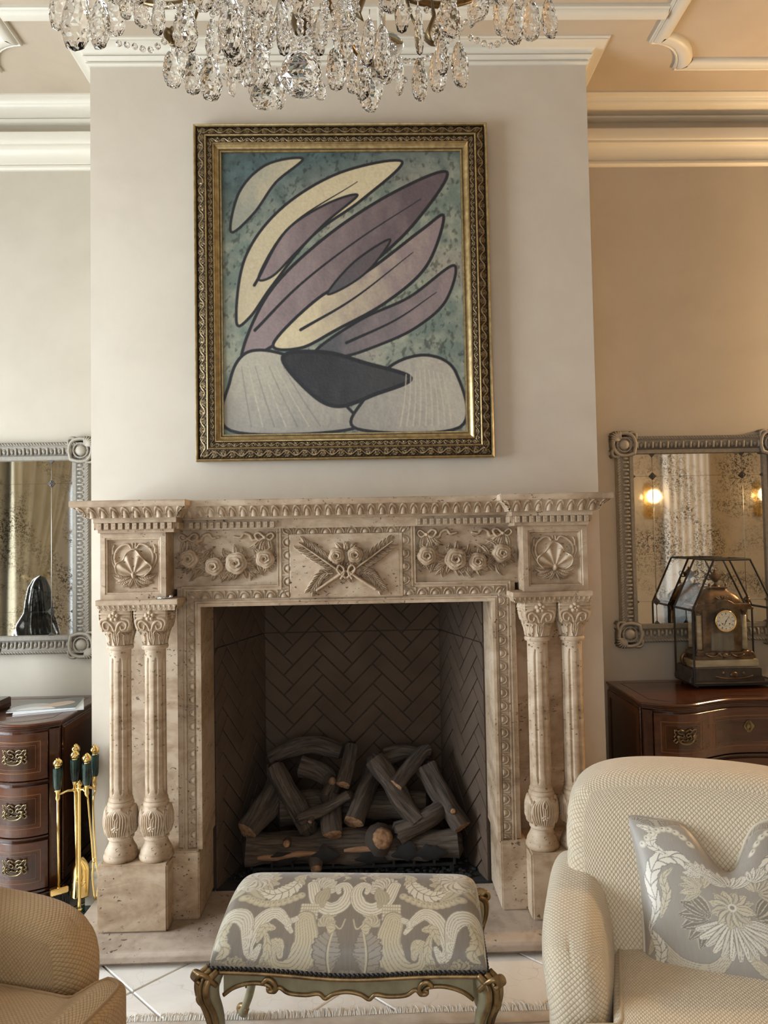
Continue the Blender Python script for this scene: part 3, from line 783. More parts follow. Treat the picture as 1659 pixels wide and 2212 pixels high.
# crossed feathers, knot and two roses on the tablet
def trophy():
    w, h = .43, .252; c = Cv(w, h, 420); cx = w / 2
    for s in (-1, 1):
        f = lambda x, y: (cx + s * x, y)
        p0, p1 = np.array([-.006, .078]), np.array([.19, .218])
        d = p1 - p0; nr = np.array([-d[1], d[0]]) / np.hypot(*d)
        for k in range(8):
            t = .30 + .085 * k; q = p0 + d * t; l = .048 * (1 - .45 * abs(t - .6))
            for sd in (-1, 1):
                e = q + d / np.hypot(*d) * l * .95 + nr * sd * l * .55
                c.leaf(f(*q), f(*e), .0095, .013, sd * s * .22)
        c.ridge([f(*(p0 + d * .1)), f(*p1)], .007, .017, .003)
        # stick of the opposite feather
        c.ridge([f(-.005, .10), f(-.118, .026)], .009, .019, .0075)
        # laurel sprig hanging down
        sp = cr([(.055, .092), (.095, .088), (.120, .060), (.148, .018)], 6)
        for k in range(2, len(sp) - 1, 2):
            a, b = np.array(sp[k]), np.array(sp[k + 1]); dd = (b - a) / np.hypot(*(b - a)); nn = np.array([-dd[1], dd[0]])
            for sd in (-1, 1): c.leaf(f(*a), f(*(a + dd * .034 + nn * sd * .016)), .0085, .014, sd * s * .15)
        c.ridge([f(*p) for p in sp], .004, .009)
        c.ridge([f(*p) for p in cr([(.004, .075), (.022, .088), (.036, .108), (.026, .124), (.010, .112), (.010, .090), (.022, .072)], 7)], .0075, .019)
        for (a, b, a2, b2) in ((.03, .155, .078, .150), (.03, .17, .072, .185), (.02, .185, .045, .215), (.0, .18, .01, .222), (.02, .14, .05, .118), (.008, .14, .012, .112)):
            c.leaf(f(a, b), f(a2, b2), .015, .013, .1 * s)
    c.rose((cx - .038, .162), .033, .030, .4, .004); c.rose((cx + .036, .165), .033, .032, 2.2, .004)
    for x in (-.02, .02): c.leaf((cx, .075), (cx + x, .052), .008, .010)
    return c
relief('crossed_feather_carving', trophy(), -.215, 1.322, -.205, 1, 'crossed feathers tied with roses carved on the tablet', 1.5)

# columns (four, alike): base with acanthus bulb, fluted shaft, capital
def leafband(n):
    """acanthus round the bulb: angle u in 0..2pi (as .4 m), height v"""
    c = Cv(.40, .13, 300)
    for k in range(4):
        x = .05 + .1 * k
        for s in (-1, 1):
            for j in range(5):
                a = .005 + .0085 * j
                c.ridge([(x + s * q[0], q[1]) for q in cr([(a * .45, .124), (a + .004, .098), (a * 1.2, .058), (a * .95, .014)], 6)], .0052, .0095, .003)
        c.ridge(cr([(x, .118), (x - .007, .100), (x, .084), (x + .007, .100), (x, .118)], 6), .003, .011)
        for a in range(5): c.bump((x + .0095 * math.cos(a * 1.2566 + 1.57), .045 + .0095 * math.sin(a * 1.2566 + 1.57)), .0075, .011)
        c.bump((x, .045), .005, .013); c.ridge([(x, .082), (x, .058)], .004, .010)
        c.ridge(cr([(x + .05, .008), (x + .044, .05), (x + .05, .11)], 6), .006, .008, .003)
    return c
LB = leafband(4)
def column_parts(cx, cy, col):
    # base
    m = MB().lathe([(.058, 0), (.063, .001), (.066, .007), (.066, .016), (.062, .022), (.0605, .025), (.0615, .030), (.059, .037), (.052, .05), (.046, .062), (.044, .072), (.046, .078), (.050, .082), (.050, .090), (.046, .094)], (cx, cy, .315), 40)
    obj('base', m.me(0.7), M_TRAV, col)
    v = LB.y / .13; prof = .046 + .0125 * np.sin(np.pi * np.clip(v, 0, 1)) ** .8
    th = (LB.X - .25) / .40 * 2 * np.pi - np.pi / 2; r = prof[None, :] + LB.H
    obj('acanthus_bulb', grid_me(stack3(cx + r * np.cos(th), cy + r * np.sin(th), .405 + LB.Y * (.118 / .13))), M_TRAV, col)
    m = MB().lathe([(.043, 0), (.049, .002), (.051, .009), (.048, .016), (.044, .019), (.047, .024), (.045, .030), (.042, .036)], (cx, cy, .520), 40)
    obj('collar', m.me(0.7), M_TRAV, col)
    # shaft
    th = np.linspace(0, 2 * np.pi, 97)[:-1][:, None]; z = np.concatenate([np.linspace(.548, .60, 12), np.linspace(.605, 1.06, 10), np.linspace(1.065, 1.13, 12)])[None, :]
    ph = ((th + np.pi / 2 - .34) / (2 * np.pi) * 8 + .5) % 1 - .5
    end = np.minimum(z - .572, 1.098 - z); hw = .19 * np.sqrt(np.clip(end / .022, 0, 1))
    g = np.sqrt(np.clip(1 - (ph / (hw + 1e-4)) ** 2, 0, 1)) * (hw > .01)
    r = .0425 - .0015 * (z - .548) / .58 - .0065 * g
    obj('shaft', grid_me(stack3(cx + r * np.cos(th), cy + r * np.sin(th), z + 0 * th), cu=True, smooth=0.8), M_TRAV, col)
    m = MB().lathe([(.041, 0), (.049, .002), (.052, .010), (.049, .018), (.043, .020)], (cx, cy, 1.130), 40)
    obj('necking', m.me(0.7), M_TRAV, col)
    # bell with leaves, then the square volute block
    c = Cv(.32, .065, 300)
    for k in range(8):
        x = .02 + .04 * k; t = 1.0 if k % 2 == 0 else .82
        c.leaf((x, .001), (x, .064 * t), .013, .010, 0, True, tip=1.1)
        for s in (-1, 1): c.ridge(cr([(x + s * .007, .004), (x + s * .012, .03), (x + s * .010, .050 * t), (x + s * .016, .058 * t)], 5), .003, .009)
    v = c.Y / .065; th = (c.X - .18) / .32 * 2 * np.pi - np.pi / 2
    r = .042 + .016 * v ** 1.6 + c.H * .9
    obj('acanthus_bell', grid_me(stack3(cx + r * np.cos(th), cy + r * np.sin(th), 1.149 + c.Y)), M_TRAV, col)
    # volute block: square in plan, flaring, four faces carved
    S = Cv(.13, .085, 120, -.065, 0)
    for s in (-1, 1):
        S.ridge([(s * q[0], q[1]) for q in cr([(.004, .004), (.014, .028), (.030, .040), (.046, .032), (.046, .012), (.030, .008), (.024, .020)], 7)], .006, .006, .004)
        S.ridge([(s * q[0], q[1]) for q in cr([(.056, .010), (.060, .030), (.052, .046), (.030, .052)], 6)], .006, .005)
    S.ridge([(-.06, .072), (.06, .072)], .005, .004); S.ridge([(-.06, .060), (.06, .060)], .004, .003)
    for a in range(5): S.bump((.0125 * math.cos(a * 1.2566 + 1.57), .060 + .0125 * math.sin(a * 1.2566 + 1.57)), .0095, .012)
    S.bump((0, .060), .006, .015)
    Q = []
    hw = .056 + .010 * np.sin(np.clip((S.Y) / .085, 0, 1) * np.pi * .62)
    for k in range(4):
        an = k * math.pi / 2
        lx = S.X / .065 * hw; bow = .006 * (S.X / .065) ** 4
        ly = -(hw - bow) - S.H
        Q.append(stack3(cx + lx * math.cos(an) - ly * math.sin(an), cy + lx * math.sin(an) + ly * math.cos(an), 1.206 + S.Y))
    obj('volute_block', join_grids(Q, smooth=0.9), M_TRAV, col)
first = None
for s in (-1, 1):
    for cx in (.903, .765):
        if first is None:
            first = obj('column', MB().lathe([(.03, .318), (.03, 1.285)], (s * cx, -.240, 0), 20).me(), M_TRAV, fp); column_parts(s * cx, -.240, first)
            x_first = s * cx
        else:
            c2 = copy_tree(first, fp); c2.location = (s * cx - x_first, 0, 0); c2.rotation_euler = (0, 0, 0)
# ------------------------------------------------------------------ firebox lined with herringbone fire brick
fbx = thing('firebox', 'dark brown herringbone brick firebox inside the mantel', 'firebox', (0, .25, .05))
Y0, Y1, ZF, ZT = .032, .53, .05, 1.36
FX, BX = .592, .447
BL, BWD = .212, .0707          # brick length and width
def herring(o, e1, n, wdt, z0, z1, parent, seam):
    """bricks on a wall: origin o, horizontal unit e1, inward normal n"""
    o, e1, n = Vector(o), Vector(e1), Vector(n); c45 = math.sqrt(.5); k3 = round(BL / BWD); g = .0028
    for k in range(-60, 60):
        for j in range(-8, 9):
            for ty in (0, 1):
                if ty == 0: r = (k, k + 2 * k3 * j, k + k3, k + 1 + 2 * k3 * j)
                else: r = (k, k + 1 + 2 * k3 * j, k + 1, k + 1 + k3 + 2 * k3 * j)
                x0, y0, x1, y1 = [v * BWD for v in r]
                q = [(x0 + g, y0 + g), (x1 - g, y0 + g), (x1 - g, y1 - g), (x0 + g, y1 - g)]
                q = [((a - b) * c45 + wdt * .5, (a + b) * c45 + 0.62) for a, b in q]
                for (za, zb) in ((z0, seam - .002), (seam + .002, z1)):
                    p = clip(q, 0.002, wdt - .002, za, zb)
                    if not p or parea(p) < 2.5e-4: continue
                    d = .008 + random.uniform(-.0008, .0008)
                    V = [o + e1 * a + Vector((0, 0, b)) for a, b in p]; m = len(V)
                    mb = MB().add(V + [v + n * d for v in V], [tuple(range(m)), tuple(range(2 * m - 1, m - 1, -1))] + [(i, (i + 1) % m, m + (i + 1) % m, m + i) for i in range(m)])
                    obj('brick', mb.me(bev=.0016), M_BRICK, parent)
bk = obj('back_panel', boxes([(-BX - .02, BX + .02, Y1, Y1 + .06, ZF, ZT)]), M_MORTAR, fbx)
herring((-BX, Y1, 0), (1, 0, 0), (0, -1, 0), 2 * BX, ZF, ZT, bk, 1.085)
L_ = math.hypot(FX - BX, Y1 - Y0)
for s in (-1, 1):
    a, b = Vector((s * FX, Y0, 0)), Vector((s * BX, Y1, 0))
    e = (b - a).normalized(); n = Vector((-s * e.y * s * s, s * e.x, 0)); n = Vector((-e.y, e.x, 0)) * (1 if s > 0 else -1)
    poly = [(a.x, a.y), (b.x, b.y), (b.x - n.x * .06, b.y - n.y * .06 + .0), (a.x - n.x * .06, a.y - n.y * .06)]
    sd = obj('side_panel', MB().prism(poly, ZF, ZT, 'xy').me(), M_MORTAR, fbx)
    herring(a, e, n, L_, ZF, ZT, sd, 1.085)
obj('firebox_floor', boxes([(-FX, FX, Y0, Y1 + .05, .0, ZF + .005)]), mat('sooty_floor', (.03, .026, .023), .9), fbx)
obj('smoke_shelf', boxes([(-FX - .03, FX + .03, Y0 + .02, Y1 + .06, ZT - .02, ZT + .05)]), mat('soot', (.03, .025, .02), .95), fbx)

# cinders under the grate: uncountable
m = MB(); random.seed(5)
for i in range(900):
    x = random.uniform(-.54, .54); y = random.uniform(.06, .48)
    if abs(x) > .57 - .26 * (y - .03): continue
    r = random.uniform(.006, .014)
    m.ball((x, y, ZF + .008 + r * .4), r, 6, (1, random.uniform(.7, 1.2), .7))
tag(obj('cinders', m.me(), mat('black_cinder', (.012, .011, .010), .8)), 'loose black cinders spread on the firebox floor', 'cinders', kind='stuff')

# iron grate with diamond-tipped front
gr = thing('fire_grate', 'black iron grate holding the gas logs', 'grate', (0, .2, ZF))
obj('frame', MB().box(-.46, .46, .115, .13, .085, .10).box(-.46, .46, .36, .375, .085, .10).box(-.46, -.445, .115, .375, .085, .10).box(.445, .46, .115, .375, .085, .10).me(bev=.002), M_BLACK, gr)
bar = MB().box(-.006, .006, .10, .375, .098, .110).box(-.006, .006, .098, .110, .098, .145).me(bev=.0015)
tip = MB().lathe([(.0005, -.012), (.010, 0), (.0005, .012)], (0, .104, .155), 4).me()
for i in range(11):
    x = -.45 + .09 * i
    o = obj('bar', bar, M_BLACK, gr); o.location.x = x
    t = obj('diamond_tip', tip, mat('iron_tip', (.05, .05, .05), .4, .6) if i == 0 else bpy.data.materials['iron_tip'], o)
for x in (-.44, .44):
    for y in (.122, .367): obj('foot', MB().box(x - .01, x + .01, y - .01, y + .01, ZF + .003, .087).me(bev=.002), M_BLACK, gr)

M_BARK = mat('weathered_bark', (.17, .145, .12), .9); N = NT(M_BARK); v = N.coord('UV', (1, 1, 1))
f1 = N.noise(N.coord('UV', (7, 90, 1)), 1.0, 6, .65, .8); f2 = N.noise(N.coord('UV', (5, 8, 1)), 1.0, 4)
N.color(N.mix(N.ramp(f2, [(.45, 0.0), (.7, .5)]), N.ramp(f1, [(.3, (.018, .013, .010)), (.5, (.085, .063, .048)), (.72, (.18, .14, .108))]), (.08, .046, .026)))
N.bump(f1, 0.9, .008)
M_CUT = mat('cut_log_end', (.34, .21, .12), .85); N = NT(M_CUT)
rr = N.noise(N.coord('Object', (1, 1, 1)), 45, 4); N.color(N.ramp(rr, [(.35, (.17, .085, .042)), (.62, (.42, .24, .125))])); N.bump(rr, .4, .004)
M_CHAR = noisy('char', (.02, .017, .015), (.01, .009, .008), 20, .9)
def log(name, pts, rad, label, seed, ends=(1, 0), knots=()):
    """gnarled log along points; rad at both ends; ends: which ends show a clean cut"""
    P = [Vector(p) for p in cr(pts, 7)]; n = len(P); A = 22
    rs = np.random.RandomState(seed); ph = rs.rand(8) * 6.28
    o = thing(name, label, 'log', tuple(P[0] * .5 + P[-1] * .5), group='gas logs stacked in the firebox')
    V = np.zeros((n, A, 3)); UV = np.zeros((n, A, 2)); u = None; L = 0
    rings = []
    for i in range(n):
        t = (P[min(i + 1, n - 1)] - P[max(i - 1, 0)]).normalized()
        if u is None: u = t.orthogonal().normalized()
        u = (u - t * u.dot(t)).normalized(); w = t.cross(u)
        if i: L += (P[i] - P[i - 1]).length
        r = 1.13 * (rad[0] + (rad[1] - rad[0]) * i / (n - 1))
        ring = []
        for j in range(A):
            a = 2 * math.pi * j / A
            k = 1 + .12 * math.sin(2 * a + ph[0] + L * 9) + .10 * math.sin(3 * a + ph[1] - L * 14) + .045 * math.sin(5 * a + ph[2]) + .03 * math.sin(9 * a + ph[3] + L * 8) + .05 * math.sin(L * 40 + ph[4]) + .04 * (rs.rand() - .5)
            p = P[i] + (u * math.cos(a) + w * math.sin(a)) * r * k
            V[i, j] = p; UV[i, j] = (L, a * r)
            ring.append(p)
        rings.append(ring)
    me = grid_me(V, cv=True, smooth=True, uv=UV); obj('bark', me, M_BARK, o)
    for e, ring, c, sg in ((0, rings[0], P[0], -1), (1, rings[-1], P[-1], 1)):
        t = (P[-1] - P[-2] if e else P[0] - P[1]).normalized()
        if ends[e]:
            Vc = [c + t * .004] + [c + (p - c) * .5 + t * (.004 + .002 * math.sin(i * 2.3)) for i, p in enumerate(ring)] + [c + (p - c) * .96 for p in ring]
        else:
            Vc = [c + t * .02] + [c + (p - c) * .5 + t * (.01 + .014 * math.sin(i * 2.3 + seed)) for i, p in enumerate(ring)] + [c + (p - c) * .98 for p in ring]
        F = [(0, 1 + i, 1 + (i + 1) % A) for i in range(A)] + [(1 + i, 1 + A + i, 1 + A + (i + 1) % A, 1 + (i + 1) % A) for i in range(A)]
        obj('cut_end' if ends[e] else 'broken_end', MB().add(Vc, F).me(True), M_CUT if ends[e] else M_BARK, o)
    for (kp, kd, kr, kl, cut) in knots:
        a, d = Vector(kp), Vector(kd).normalized()
        kn = obj('knot', MB().tube([a, a + d * kl * .6, a + d * kl], [kr * 1.5, kr * 1.05, kr], 12, caps=False).me(True), M_BARK, o)
        obj('knot_face', MB().lathe([(.0005, 0), (kr * .55, .002), (kr * .98, -.001)], a + d * kl, 12, d.to_track_quat('Z', 'Y').to_matrix().to_4x4()).me(True), M_CUT, kn)
    return o
Z = .0
fl = log('log', [(-.475, .14, .182), (-.2, .15, .168), (.1, .145, .176), (.30, .15, .165), (.47, .14, .178)], (.066, .058), 'long charred log lying across the front of the grate', 1, (0, 0),
    [((.12, .10, .215), (.25, -1, .55), .048, .05, 1), ((-.29, .09, .215), (0, -1, .35), .018, .035, 1), ((-.165, .09, .14), (.1, -1, -.5), .026, .05, 1)])
for (x, w, z) in ((-.31, .05, .152), (-.12, .045, .165), (.075, .05, .150), (.235, .05, .170), (.34, .055, .160)):
    me = rbox(w * 1.15, .014, .040, 2.0, 18, lambda V, x=x, z=z: np.stack([V[:, 0] * (1 + .25 * np.sin(V[:, 2] * 130 + x * 40)) + x, (lambda zz: .145 - np.sqrt(np.clip(.0755 ** 2 - (zz - .172) ** 2, 1e-6, 1)) - .003 + .35 * V[:, 1])(V[:, 2] * (1 + .18 * np.sin(V[:, 0] * 90 + x * 30)) + z), V[:, 2] * (1 + .18 * np.sin(V[:, 0] * 90 + x * 30)) + z], -1))
    obj('char_patch', me, M_CHAR, fl)
M_RAW = noisy('bare_wood', (.36, .20, .11), (.22, .115, .06), 14, .8, stretch=(1, 6, 6))
for (pts, w) in (([(-.46, .155), (-.36, .150), (-.25, .162), (-.16, .165)], .016), ([(-.04, .172), (.05, .176), (.13, .165)], .015), ([(.17, .145), (.25, .150), (.33, .160)], .012)):
    obj('split_face', MB().tube([(p[0], .076, p[1] + .01) for p in cr(pts, 6)], [w * (.4 + .6 * math.sin(math.pi * i / (6 * (len(pts) - 1)))) for i in range(6 * (len(pts) - 1) + 1)], 8, flat=1.0).me(True), M_RAW, fl)
log('log', [(-.468, .10, .262), (-.40, .2, .33), (-.345, .32, .405)], (.046, .050), 'thick log at far left with a round cut end', 2)
log('log', [(-.365, .26, .495), (-.31, .21, .41), (-.245, .16, .33), (-.195, .12, .262)], (.042, .036), 'long log leaning down to the right, left of the centre', 3, (0, 0))
log('log', [(-.235, .10, .315), (-.19, .10, .333), (-.115, .11, .355), (-.02, .15, .395)], (.022, .016), 'thin forked branch across the front left', 4, (0, 0), [((-.18, .095, .325), (-.3, -1, -.5), .011, .03, 1)])
log('log', [(.0, .115, .288), (.04, .2, .36), (.09, .31, .435)], (.043, .040), 'centre log with a brown cut end facing out', 5)
log('log', [(-.042, .17, .435), (-.02, .25, .50), (-.008, .32, .565)], (.025, .026), 'short upright log above the centre of the stack', 6)
log('log', [(.10, .22, .535), (.17, .18, .44), (.225, .15, .36), (.285, .12, .283)], (.036, .042), 'split log leaning down to the right of the centre', 7, (0, 0))
log('log', [(.19, .15, .43), (.25, .23, .475), (.325, .30, .53), (.35, .32, .535)], (.028, .032), 'short log with a cut end at the upper right of the stack', 8)
log('log', [(.485, .10, .258), (.43, .16, .34), (.385, .21, .41), (.345, .27, .47)], (.040, .042), 'thick knotty log at far right leaning inward', 9, (1, 0), [((.44, .11, .335), (.2, -1, .1), .014, .03, 1)])
log('log', [(-.40, .36, .50), (-.30, .37, .545), (-.18, .37, .565), (-.06, .36, .53)], (.030, .034), 'weathered log along the back left of the stack', 10, (0, 0))
log('log', [(-.25, .33, .47), (-.16, .31, .455), (-.10, .27, .42), (-.12, .20, .36)], (.04, .03), 'gnarled log behind the left leaning one', 11, (0, 0), [((-.11, .26, .43), (.5, -1, .1), .022, .04, 1)])
log('log', [(.15, .37, .50), (.25, .38, .52), (.36, .37, .50)], (.034, .03), 'log at the back right of the stack', 12, (0, 0))
log('log', [(-.085, .075, .252), (-.095, .13, .30), (-.09, .22, .36)], (.036, .034), 'stubby log with a ragged pale end in front of the centre', 13)
log('log', [(.20, .12, .235), (.30, .13, .275), (.385, .15, .315), (.42, .2, .33)], (.045, .036), 'log rising to the right behind the long front log', 14, (0, 0))
log('log', [(-.34, .25, .30), (0, .28, .30), (.34, .25, .30)], (.06, .06), 'thick rear log lying low behind the leaning ones', 15, (0, 0))
# ------------------------------------------------------------------ framed painting over the mantel
pic = thing('framed_painting', 'large abstract painting in an ornate bronze gilt frame above the mantel', 'painting', (0, -.01, 1.897))
PX, PZ0, PZ1 = .646, 1.897, 3.384
rect = [(-PX, PZ0), (PX, PZ0), (PX, PZ1), (-PX, PZ1)]          # ccw: left side = inside
G3 = lambda x, z, h: (x, -.012 - h, z)
G3v = lambda x, z, h: stack3(x, -.012 - h, z)
M_GILTF = noisy('frame_gold', (.50, .38, .19), (.31, .22, .10), 40, .34, metal=.85)
M_ORN = carved('frame_bronze', (.055, .038, .022), (.42, .31, .17), .38, .75)
obj('frame_back', sweep(rect, [(.115, .0), (.0, 0), (.0, .032), (.004, .036), (.009, .034), (.012, .028)], G3, True, .5), M_ORN if False else M_GILTF, pic)
def scrolls(s, t, p, k):
    x = ((s / p) % 1.0) - .5; y = t - .5
    a = np.sin(2 * np.pi * x) * .26
    vine = np.exp(-((y - a) / .09) ** 2)
    o = 0 * x
    for (cx, cy, R) in ((-.25, .10, .20), (.25, -.10, .20)):
        dx = (x - cx) * p / k; dy = (y - cy); r = np.hypot(dx, dy); th = np.arctan2(dy, dx)
        o = np.maximum(o, np.clip(np.cos((r / R * 2.2 - th / (2 * np.pi)) * 2 * np.pi), 0, 1) * (r < R * 1.5) * .9)
    dots = np.clip(np.cos(2 * np.pi * x * 6) * np.cos(2 * np.pi * y * 2.5), 0, 1) ** 2 * .5
    return np.maximum(np.maximum(vine * .6, o), dots) * np.clip(np.minimum(t, 1 - t) * 8, 0, 1)
ph_ = lambda s, t, i: .024 + .012 * t + .007 * scrolls(s, t, .078, .040)
Ps, Cs = band(rect, .012, .051, 20, .0021, ph_, G3v, True); Cs = [c - (.024 + .012 * np.linspace(0, 1, c.shape[1]))[None] for c in Cs]
obj('outer_ornament', join_grids(Ps, Cs), M_ORN, pic)
obj('frame_bead', sweep(rect, [(.050, .030), (.051, .040), (.054, .042), (.057, .040), (.058, .034)], G3, True, .8), M_GILTF, pic)
Ps, Cs = band(rect, .058, .084, 14, .0021, lambda s, t, i: .030 + .006 * scrolls(s + .02, t, .052, .026) - .004 * t, G3v, True); Cs = [c - (.030 - .004 * np.linspace(0, 1, c.shape[1]))[None] for c in Cs]
obj('inner_ornament', join_grids(Ps, Cs), M_ORN, pic)
obj('gold_cove', sweep(rect, [(.083, .026), (.084, .032), (.088, .033), (.0905, .029)] + [(.0905 + .016 * t, .028 - .010 * math.sin(t * math.pi / 2)) for t in np.linspace(0, 1, 7)] + [(.1075, .020), (.1085, .0175)], G3, True, .5), M_GILTF, pic)
Ps, Cs = band(rect, .1085, .1125, 5, .0016, lambda s, t, i: .0165 + .0025 * np.clip(np.sin(s / .0058 * 2 * np.pi), 0, 1) * np.sin(np.pi * t), G3v, True); Cs = [c - .0165 for c in Cs]
obj('pearl_edge', join_grids(Ps, Cs), M_ORN, pic)
obj('gold_lip', sweep(rect, [(.1125, .0165), (.118, .0155), (.119, .008)], G3, True, .5), M_GILTF, pic)

# the canvas: a generic abstract of interlocking curved planes in the same muted palette
def abstract():
    w, h = 1.060, 1.255; c = Cv(w, h, 380)
    X, Y = c.X, c.Y
    n1 = vnoise(X + .4 * Y, Y - .5 * X, 22, 1); n2 = vnoise(X * 1.0, Y, 4, 9); n3 = vnoise(X - .8 * Y, Y * .6 + X, 46, 30)
    dark, mid_, pale, pink = np.array([.055, .085, .085]), np.array([.16, .20, .165]), np.array([.36, .36, .27]), np.array([.30, .235, .21])
    k = np.clip((n1 * .55 + n2 * .45 - .33) * 2.6, 0, 1)[..., None]
    g = mid_ + (pale - mid_) * k
    g = g + (pink - g) * (np.clip((n2 - .52) * 4, 0, 1) * .5)[..., None]
    sh = np.clip((Y - .93) * 3.4 + (.42 - X) * .9, 0, 1)[..., None]
    g = g * (1 - sh) + (dark * (.7 + 1.1 * n1[..., None])) * sh
    g = g * (1 - .55 * np.clip((n3 - .60) * 7, 0, 1)[..., None])
    c.C[:] = g
    cream, crm2, mauve, plum, grey, slate, ink = (.62, .52, .33), (.52, .44, .29), (.27, .205, .20), (.115, .085, .092), (.30, .275, .235), (.085, .085, .092), (.013, .014, .018)
    def sh_(pts, f, lw=.006, closed=True, a=1.0):
        q = cr(pts, 10, closed); c.fill(q, f, a); c.line(q + [q[0]], lw, ink)
    def grad(a, b, ax, lo, hi, sc=14, seed=3):
        a, b = np.array(a), np.array(b)
        def f(X, Y):
            t = np.clip(((X if ax == 0 else Y) - lo) / (hi - lo) + (vnoise(X * 1.6, Y * .8, sc, seed) - .5) * .7, 0, 1)[..., None]
            return a + (b - a) * t
        return f
    # long leaf-like planes sweeping up from the lower left to the upper right
    sh_([(.08, .34), (.20, .62), (.44, .86), (.74, 1.06), (1.00, 1.16), (.84, .92), (.60, .70), (.36, .50), (.20, .38)], grad(mauve, plum, 0, .2, .9), .007)
    sh_([(.06, .50), (.10, .78), (.26, 1.00), (.52, 1.16), (.80, 1.21), (.62, 1.04), (.40, .88), (.22, .66), (.12, .52)], grad(crm2, cream, 0, .1, .7), .0065)
    sh_([(.22, .40), (.42, .60), (.64, .72), (.88, .90), (.98, .96), (.90, .74), (.72, .58), (.50, .46), (.34, .38)], grad(cream, mauve, 0, .25, .85), .007)
    sh_([(.40, .36), (.60, .50), (.82, .60), (1.02, .74), (.98, .58), (.84, .46), (.66, .38), (.52, .34)], grad(slate, mauve, 0, .4, 1.0), .0065)
    sh_([(.16, .70), (.28, .90), (.46, 1.02), (.60, 1.06), (.46, .94), (.32, .80), (.22, .70)], grad(mauve, plum, 0, .2, .6), .0055)
    sh_([(.04, .90), (.08, 1.08), (.20, 1.20), (.36, 1.225), (.24, 1.12), (.14, .98)], grad((.30, .30, .24), crm2, 0, .05, .35), .006)
    sh_([(.46, .62), (.58, .76), (.74, .86), (.66, .74), (.56, .66)], grad(slate, plum, 0, .46, .74), .005)
    for pts in ([(.14, .46), (.34, .66), (.60, .86), (.88, 1.04)], [(.14, .66), (.30, .92), (.60, 1.12)], [(.34, .46), (.58, .60), (.84, .80)], [(.54, .40), (.76, .50), (.94, .62)]):
        c.line(cr(pts, 10), .007, ink, .002)
    # draped greys and a dark stone at the bottom
    sh_([(.03, .02), (.03, .24), (.10, .36), (.24, .36), (.40, .28), (.52, .14), (.56, .02)], grad(grey, (.42, .38, .30), 1, .0, .3, 20), .007)
    sh_([(.58, .02), (.62, .16), (.74, .30), (.90, .34), (1.02, .26), (1.03, .02)], grad(grey, (.46, .41, .33), 0, .6, 1.05, 30), .007)
    sh_([(.26, .34), (.44, .36), (.62, .31), (.82, .24), (.66, .17), (.50, .12), (.38, .18)], grad((.018, .018, .022), (.05, .05, .052), 0, .2, .9), .009)
    for k_ in range(9): c.line(cr([(.80 + .020 * k_, .28 - .006 * abs(k_ - 4)), (.79 + .024 * k_, .14), (.77 + .028 * k_, .03)], 6), .0022, (.55, .49, .38), .004, a=.6)
    for k_ in range(7): c.line(cr([(.08 + .03 * k_, .30), (.10 + .04 * k_, .16), (.12 + .05 * k_, .035)], 6), .002, (.54, .48, .36) if k_ % 2 else (.14, .13, .12), .003, a=.5)
    c.C[:] = c.C * (.93 + .14 * vnoise(X, Y, 120, 77, 1))[..., None]
    c.H = .0006 * vnoise(X, Y, 160, 5, 1) + .0004 * n1
    return c
cv = abstract()
M_CANV = mat('oil_paint', (.5, .5, .5), .55); N = NT(M_CANV); N.color(N.attr())
obj('canvas', grid_me(stack3(-.530 + cv.X, -.0185 - cv.H, 2.013 + cv.Y), col=cv.C), M_CANV, pic, label='abstract of cream, mauve and grey curved planes on mottled green')

# ------------------------------------------------------------------ antique mirrors in carved frames
M_MIR = mat('antique_mirror', (.80, .76, .68), .05, 1.0); N = NT(M_MIR); v = N.coord()
cl = N.noise(v, 3.2, 5, .6, .8); sp = N.noise(v, 170, 2, .6); sp2 = N.noise(v, 60, 4)
k_ = N.math('MULTIPLY', N.ramp(cl, [(.46, 0.0), (.60, 1.0)]), N.ramp(N.math('MULTIPLY_ADD', sp2, .5, N.math('MULTIPLY', sp, .6)), [(.52, 0.0), (.62, .9)]))
N.color(N.mix(k_, (.80, .765, .69), (.11, .095, .07))); N.b.inputs['Roughness'].default_value = .035
M_MFR = carved('grey_carving', (.085, .070, .052), (.33, .288, .228), .6)
def frame_band(s, t, p=.0385):
    x = ((s / p) % 1.0) - .5; y = t - .5
    tg = np.exp(-((np.abs(x) - .5) / .13) ** 6) * (np.abs(y) < .36) * np.sqrt(np.clip(1 - (y / .37) ** 4, 0, 1))
    d = np.hypot(x * .9, y * .75); th = np.arctan2(y, x)
    fl = .75 * np.clip(1 - (d / (.20 * (1 + .35 * np.abs(np.cos(2 * th))))) ** 4, 0, 1) * (.55 + .45 * np.abs(np.sin(2 * th))) + .4 * (d < .05)
    return np.maximum(tg, fl)
def rope(s, t, p=.014):
    return (.55 + .45 * np.sin((s / p + t * 1.1) * 2 * np.pi)) * np.sqrt(np.clip(1 - (2 * t - 1) ** 2, 0, 1))
